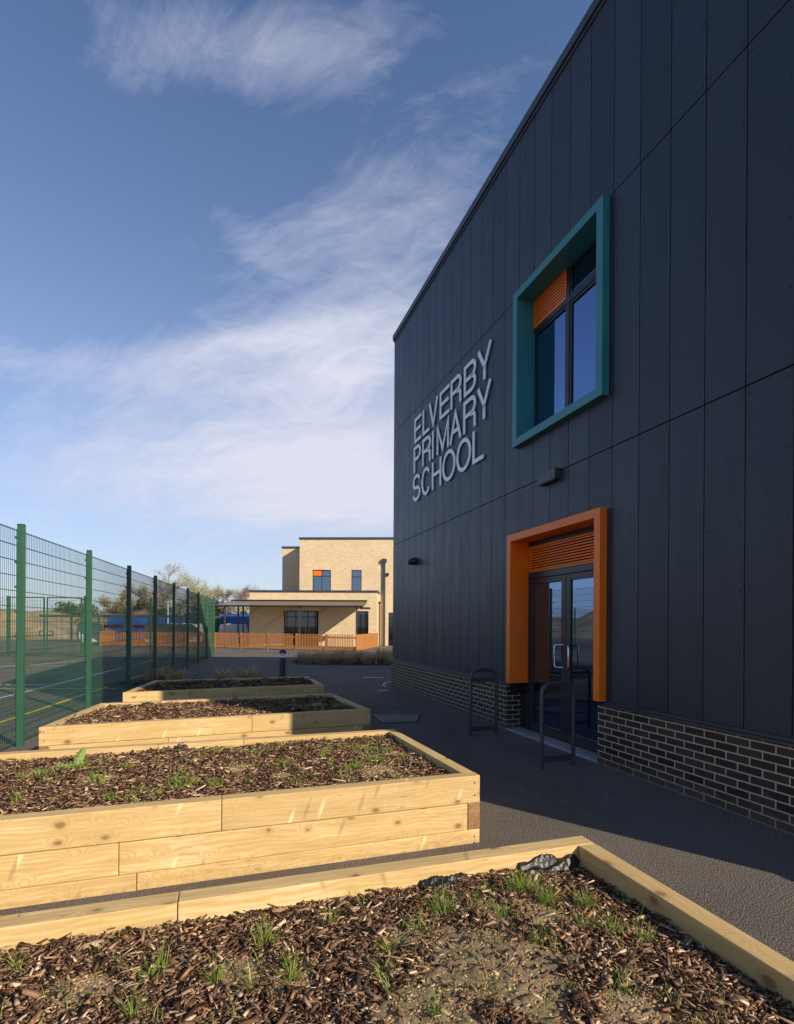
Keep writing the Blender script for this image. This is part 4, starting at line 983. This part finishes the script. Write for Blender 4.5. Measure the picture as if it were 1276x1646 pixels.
for i, (x, y, kd) in enumerate(allsp):
    pi = i % 3
    if pi not in used: o = protos[pi]; used.add(pi); o.location = (x, y, 0); o.rotation_euler = (0, 0, random.uniform(0, 6))
    else: o = dup(protos[pi], (x, y, 0), random.uniform(0, 6))
    s = random.uniform(.8, 1.15); o.scale = (s, s, s)
    if kd == 'Row':
        j = i if i < 15 else i - 15
        lab = ('dry brown grass clump, %s from the left in the %s row by the slatted fence' % (nth[j], 'back' if i < 15 else 'front'))
        tag(o, lab, 'grass clump', 'dry grass clumps in the planting strip before the slatted fence')
    else: tag(o, where[i - len(spots)], 'grass clump', 'tawny grass clumps behind the farthest bed')
tf = []
for k in range(34): tf.append((-7.3 + 3.9 * k / 34 + random.uniform(-.1, .1), 14.3 + random.uniform(-.5, .5), .16, 50, .16))
for k in range(30): tf.append((-4.3 + 4.2 * k / 30, 22.6 + random.uniform(-.5, .9), .2, 40, .2))
grass(tf, 'ground_cover', 'low dark green ground cover under the grass clumps', width=.009, pal=((.03, .06, .015), (.05, .09, .02), (.10, .10, .04)), pp=(.4, .4, .2))
b = MB(); b.v = [(-7.6, 13.7, .012), (-3.6, 13.75, .012), (-3.5, 14.9, .012), (-7.7, 15.1, .012)]; b.f = [(0, 1, 2, 3)]; b.m = [0]
m_bed = mat('planting_soil', (0.05, 0.036, 0.026), 0.95, bump=1, bscale=20, var=.4, vscale=5)
tag(b.build('planting_strip', m_bed), kind='structure')
b = MB(); b.v = [(-4.1, 21.6, .012), (0.6, 21.6, .012), (0.6, 26.2, .012), (-5.0, 24.7, .012)]; b.f = [(0, 1, 2, 3)]; b.m = [0]
tag(b.build('planting_strip', m_bed), kind='structure')

# ------------------------------------------------------------------ site beyond: containers, canopy, mound
def container(x0, x1, y, m, label, grp=None, H_=2.4):
    b = MB(); n = int((x1 - x0) / 0.14)
    for k in range(n):   # corrugations
        xa = x0 + (x1 - x0) * k / n; b.box(xa, xa + (x1 - x0) / n * .55, y - .03, y - .001, .18, H_ - .14)
    b.box(x0, x1, y, y + 2.4, .1, H_ - .05); b.box(x0 - .03, x1 + .03, y - .05, y + 2.45, H_ - .049, H_ + .03); b.box(x0 - .03, x1 + .03, y - .05, y + 2.45, .0, .099)
    for x in (x0 - .03, x1 - .07): b.box(x, x + .1, y - .052, y - .03, .1, H_ - .05)
    tag(b.build('shipping_container', m), label, 'container', 'steel containers beyond the slatted fence')
container(-29.5, -25.6, 54, m_blue, 'leftmost blue steel container beyond the slatted fence')
container(-25.3, -21.9, 54.3, m_blue, 'blue steel container second from the left behind the red barriers')
container(-21.6, -17.8, 54.6, m_dgreen, 'dark green steel container standing between blue ones')
container(-17.5, -13.9, 54.6, m_blue, 'blue steel container seen through the far end of the mesh fence')
container(-20.8, -16.6, 62.0, m_blue, 'blue steel container glimpsed left of the brick building under the canopy', H_=2.8)
sh = empty('play_shelter', (-30.2, 46, 0), R(-2)); tag(sh, 'long low open shelter with thin dark roof in front of the containers', 'shelter')
b = MB(); b.box(0, 14.5, -1.2, 1.6, 2.18, 2.30); b.box(-.03, 14.53, -1.28, -1.201, 2.13, 2.34); b.build('roof', m_flash, sh)
for k in range(7):
    b = MB(); b.box(.2 + k * 2.35, .32 + k * 2.35, -1.1, -.98, 0, 2.18); b.build('post', m_flash, sh)
# barriers and bags
def barrier(x, y, rz, label):
    r = empty('safety_barrier', (x, y, 0), rz); r.scale = (1, 1, 1.6); b = MB(); b.box(-.9, .9, -.03, .03, .75, .95); b.box(-.9, .9, -.03, .03, .35, .55)
    for q in (-.85, 0, .8): b.box(q, q + .05, -.029, .029, .1, .95)
    b.build('rails', m_red, r)
    for q in (-.7, .7): b2 = MB(); b2.box(q - .12, q + .12, -.25, .25, 0, .1); b2.build('foot', m_hoop, r)
    tag(r, label, 'barrier', 'red plastic barriers in the far yard')
for i, (x, lab) in enumerate(((-25.6, 'red plastic barrier before the leftmost blue container'), (-23.6, 'red plastic barrier before the second blue container'))): barrier(x, 47.8, .1 * i, lab)
def bag(x, y, s, label):
    me = bpy.data.meshes.new('bulk_bag'); bm = bmesh.new(); bmesh.ops.create_cube(bm, size=1.0); bmesh.ops.subdivide_edges(bm, edges=bm.edges, cuts=4, use_grid_fill=True)
    for v in bm.verts:
        p = v.co.copy(); k = 1 + .16 * (1 - (2 * p.z) ** 2); n_ = noise.noise(p * 3 + Vector((x, y, 0))) * .08
        v.co = Vector((p.x * k * s, p.y * k * s, (p.z + .5) * s + (n_ if p.z > .4 else 0))); v.co += v.co.normalized() * n_ * .4
    bm.to_mesh(me); bm.free(); me.materials.append(m_sack); o = link('bulk_bag', me); o.location = (x, y, 0); o.rotation_euler = (0, 0, x)
    tag(o, label, 'bag', 'white bulk bags in the far yard')
for i, (x, lab) in enumerate(((-27.6, 'white bulk bag left of the red barriers'), (-21.7, 'white bulk bag right of the second red barrier'), (-14.9, 'white bulk bag seen under the canopy left of the brick building'), (-20.5, 'white bulk bag before the dark green container'), (-19.2, 'white bulk bag right of the dark green container middle'))): bag(x, 47.5 + .3 * i, 1.62, lab)
lp = empty('lamp_post', (-23.4, 54, 0)); tag(lp, 'slim grey lamp post rising in front of the trees', 'lamp post')
b = MB(); b.tube([(0, 0, 0), (0, 0, 3.8)], .05, 8); b.build('pole', m_lens, lp); b = MB(); b.box(-.1, .35, -.08, .08, 3.8, 3.9); b.build('head', m_lens, lp)

def terrain(name, x0, x1, y0, y1, n, fn, m, kind=True):
    V = []; F = []
    for j in range(n + 1):
        for i in range(n + 1):
            x = x0 + (x1 - x0) * i / n; y = y0 + (y1 - y0) * j / n; V.append((x, y, fn(x, y)))
    for j in range(n):
        for i in range(n): q = j * (n + 1) + i; F.append((q, q + 1, q + n + 2, q + n + 1))
    me = bpy.data.meshes.new(name); me.from_pydata(V, [], F); me.materials.append(m); me.polygons.foreach_set('use_smooth', [True] * len(F)); tag(link(name, me), kind='structure')
def fm(x, y):
    e = min(1, max(0, (x + 130) / 20)) * min(1, max(0, (-33 - x) / 9)) * min(1, max(0, (y - 50) / 7)) * min(1, max(0, (95 - y) / 16))
    e = e * e * (3 - 2 * e)
    return -0.2 + e * (3.0 + 1.3 * noise.noise(Vector((x * .05, y * .05, 2))) + .5 * noise.noise(Vector((x * .25, y * .25, 1)))) + e * .25 * noise.noise(Vector((x * .9, y * .9, 1)))
terrain('earth_mound', -140, -30, 46, 100, 90, fm, m_earth)
def fm2(x, y):
    d = math.hypot((x + 34) / 9, (y - 66) / 6); e = max(0, 1 - d * d); return -0.2 + e * (3.2 + .9 * noise.noise(Vector((x * .4, y * .4, 5))) + .3 * noise.noise(Vector((x * 1.5, y * 1.5, 5))))
terrain('spoil_heap', -46, -22, 58, 74, 60, fm2, mat('dark_earth', (0.19, 0.125, 0.075), .95, bump=1, bscale=2, var=.5, vscale=.6))
def fm3(x, y):   # bank seen reflected in the door glass
    e = min(1, max(0, (x + 160) / 20)) * min(1, max(0, (-52 - x) / 12)) * min(1, max(0, (y + 60) / 15)) * min(1, max(0, (60 - y) / 14)); e = e * e * (3 - 2 * e)
    return -0.2 + e * (5.2 + 2 * noise.noise(Vector((x * .04, y * .04, 7))) + .5 * noise.noise(Vector((x * .3, y * .3, 7))))
terrain('earth_bank', -160, -46, -60, 62, 70, fm3, m_earth)

# ------------------------------------------------------------------ trees
def tree(x, y, h, wdt, pal, nleaf, label, seed, lw=0.16, trunk=0.28, low=0.12, group='spring trees beyond the school yard'):
    rs = np.random.default_rng(seed); r = empty('tree', (x, y, 0)); tag(r, label, 'tree', group)
    b = MB(); tips = []
    def br(p, d, L, rad, lev):
        n = 4; P = [p]; q = p.copy(); dd = d.copy()
        for k in range(n):
            dd = (dd + Vector(rs.normal(0, .14, 3)) + Vector((0, 0, .05))).normalized(); q = q + dd * L / n; P.append(q.copy())
            if lev < 4 and k > 0:
                for _ in range(2 if lev < 3 else 1):
                    an = rs.uniform(0, 6.28); sp = rs.uniform(.45, .95); s_ = Vector((math.cos(an), math.sin(an), 0)); nd = (dd * (1 - sp * .4) + s_ * sp).normalized(); br(q.copy(), nd, L * rs.uniform(.42, .62), rad * .5, lev + 1)
        b.tube(P, [rad * (1 - .6 * k / n) for k in range(n + 1)], 5 if lev < 2 else 3, cap=False)
        if lev >= 2: tips.extend(P[1:])
    br(Vector((0, 0, 0)), Vector((0, 0, 1)), h * .62, trunk, 0)
    k_ = wdt / 2 / max(1e-3, np.percentile([math.hypot(v[0], v[1]) for v in b.v], 96)); kz = h / max(v[2] for v in b.v)
    b.v = [(v[0] * k_ if v[2] > h * low else v[0], v[1] * k_ if v[2] > h * low else v[1], v[2] * kz) for v in b.v]
    b.build('trunk', m_bark, r, uv=False)
    T_ = np.array([(t_.x * k_, t_.y * k_, t_.z * kz) for t_ in tips]); idx = rs.integers(0, len(T_), nleaf)
    C = T_[idx] + rs.normal(0, .35, (nleaf, 3)) * np.array([1, 1, .8]) * (h / 12)
    C = C[C[:, 2] > h * low]; n = len(C)
    u = rs.normal(0, 1, (n, 3)); u /= np.linalg.norm(u, axis=1)[:, None]; v = np.cross(u, rs.normal(0, 1, (n, 3))); v /= np.linalg.norm(v, axis=1)[:, None]
    s = lw * rs.uniform(.5, 1.4, n)[:, None]; V = np.stack([C - u * s, C + v * s * .45, C + u * s, C - v * s * .45], 1).reshape(-1, 3)
    F = np.arange(n * 4).reshape(-1, 4); pc = np.array(pal)[rs.integers(0, len(pal), n)] * rs.uniform(.7, 1.3, n)[:, None]
    link('crown', fast_mesh('crown', V, F, m_leafm, np.repeat(pc, 4, 0)), r)
OL = [(.50, .40, .15), (.56, .43, .17), (.38, .33, .14)]; GY = [(.46, .43, .28), (.38, .37, .23), (.55, .51, .34)]; YG = [(.46, .49, .19), (.39, .42, .16), (.55, .55, .25)]; BR_ = [(.34, .26, .18), (.27, .20, .14), (.42, .34, .25)]; DG = [(.06, .075, .03), (.09, .09, .04), (.12, .10, .05)]
def pxX(p, y): return (p - 638) / 850 * y
tree(pxX(188, 72), 72, 6.6, 5.2, OL, 9000, 'round olive yellow tree seen between the second and third fence posts', 1, lw=.075)
tree(pxX(272, 92), 92, 12.2, 9.5, GY, 9000, 'tall grey green tree with bare upper twigs, the highest behind the fence', 2, lw=.075)
tree(pxX(236, 88), 88, 8.5, 7.5, GY, 8000, 'smaller grey tree left of the highest one', 3, lw=.075)
tree(pxX(322, 84), 84, 10.2, 6.2, YG, 9000, 'yellow green tree just left of the end of the mesh fence', 4, lw=.075)
tree(pxX(356, 95), 95, 8.2, 6.5, BR_, 7000, 'brown bare twigged tree right of the yellow green one', 5, lw=.075)
tree(pxX(386, 92), 92, 8.8, 7.0, BR_, 7000, 'brown leafless tree above the left end of the canopy', 6, lw=.075)
tree(pxX(412, 98), 98, 9.2, 6.5, GY, 5000, 'pale leafless tree next to the brick building', 7, lw=.075)
tree(pxX(124, 85), 85, 4.8, 6.0, DG, 3500, 'low dark bushy tree above the earth mound', 8, lw=.075)
tree(pxX(96, 95), 95, 4.2, 8.0, GY, 2500, 'low greyish thicket tree left of the dark bushy one', 9, lw=.075)
tree(pxX(300, 76), 76, 6.6, 8.0, GY, 4000, 'broad low scrubby tree under the yellow green one', 10, lw=.075, low=.04)
tree(pxX(250, 78), 78, 6.2, 8.0, OL, 4000, 'broad low scrubby tree under the grey trees', 11, lw=.075, low=.04)
tree(pxX(395, 80), 80, 5.2, 7.0, YG, 3500, 'low green scrub tree visible under the canopy roof', 12, lw=.075, low=.03)
tree(pxX(345, 82), 82, 5.6, 7.0, DG, 3500, 'dark low scrub tree at the end of the mesh fence', 13, lw=.075, low=.03)
# hedge mass behind the containers
hv = rng.uniform(0, 1, (16000, 3)); P3 = np.stack([-46 + hv[:, 0] * 34, 70 + hv[:, 1] * 3, hv[:, 2] * (3.6 + .8 * np.sin(hv[:, 0] * 23) + .5 * np.sin(hv[:, 0] * 61))], 1)
n = len(P3); u = rng.normal(0, 1, (n, 3)); u /= np.linalg.norm(u, axis=1)[:, None]; v = np.cross(u, rng.normal(0, 1, (n, 3))); v /= np.linalg.norm(v, axis=1)[:, None]; s = .2 * rng.uniform(.5, 1.4, n)[:, None]
V = np.stack([P3 - u * s, P3 + v * s * .6, P3 + u * s, P3 - v * s * .6], 1).reshape(-1, 3); pc = np.array([(.09, .09, .04), (.14, .12, .06), (.06, .07, .03)])[rng.integers(0, 3, n)] * rng.uniform(.7, 1.2, n)[:, None]
tag(link('hedge', fast_mesh('hedge', V, np.arange(n * 4).reshape(-1, 4), m_leafm, np.repeat(pc, 4, 0))), 'long dull green hedge mass behind the containers', 'hedge', kind='stuff')
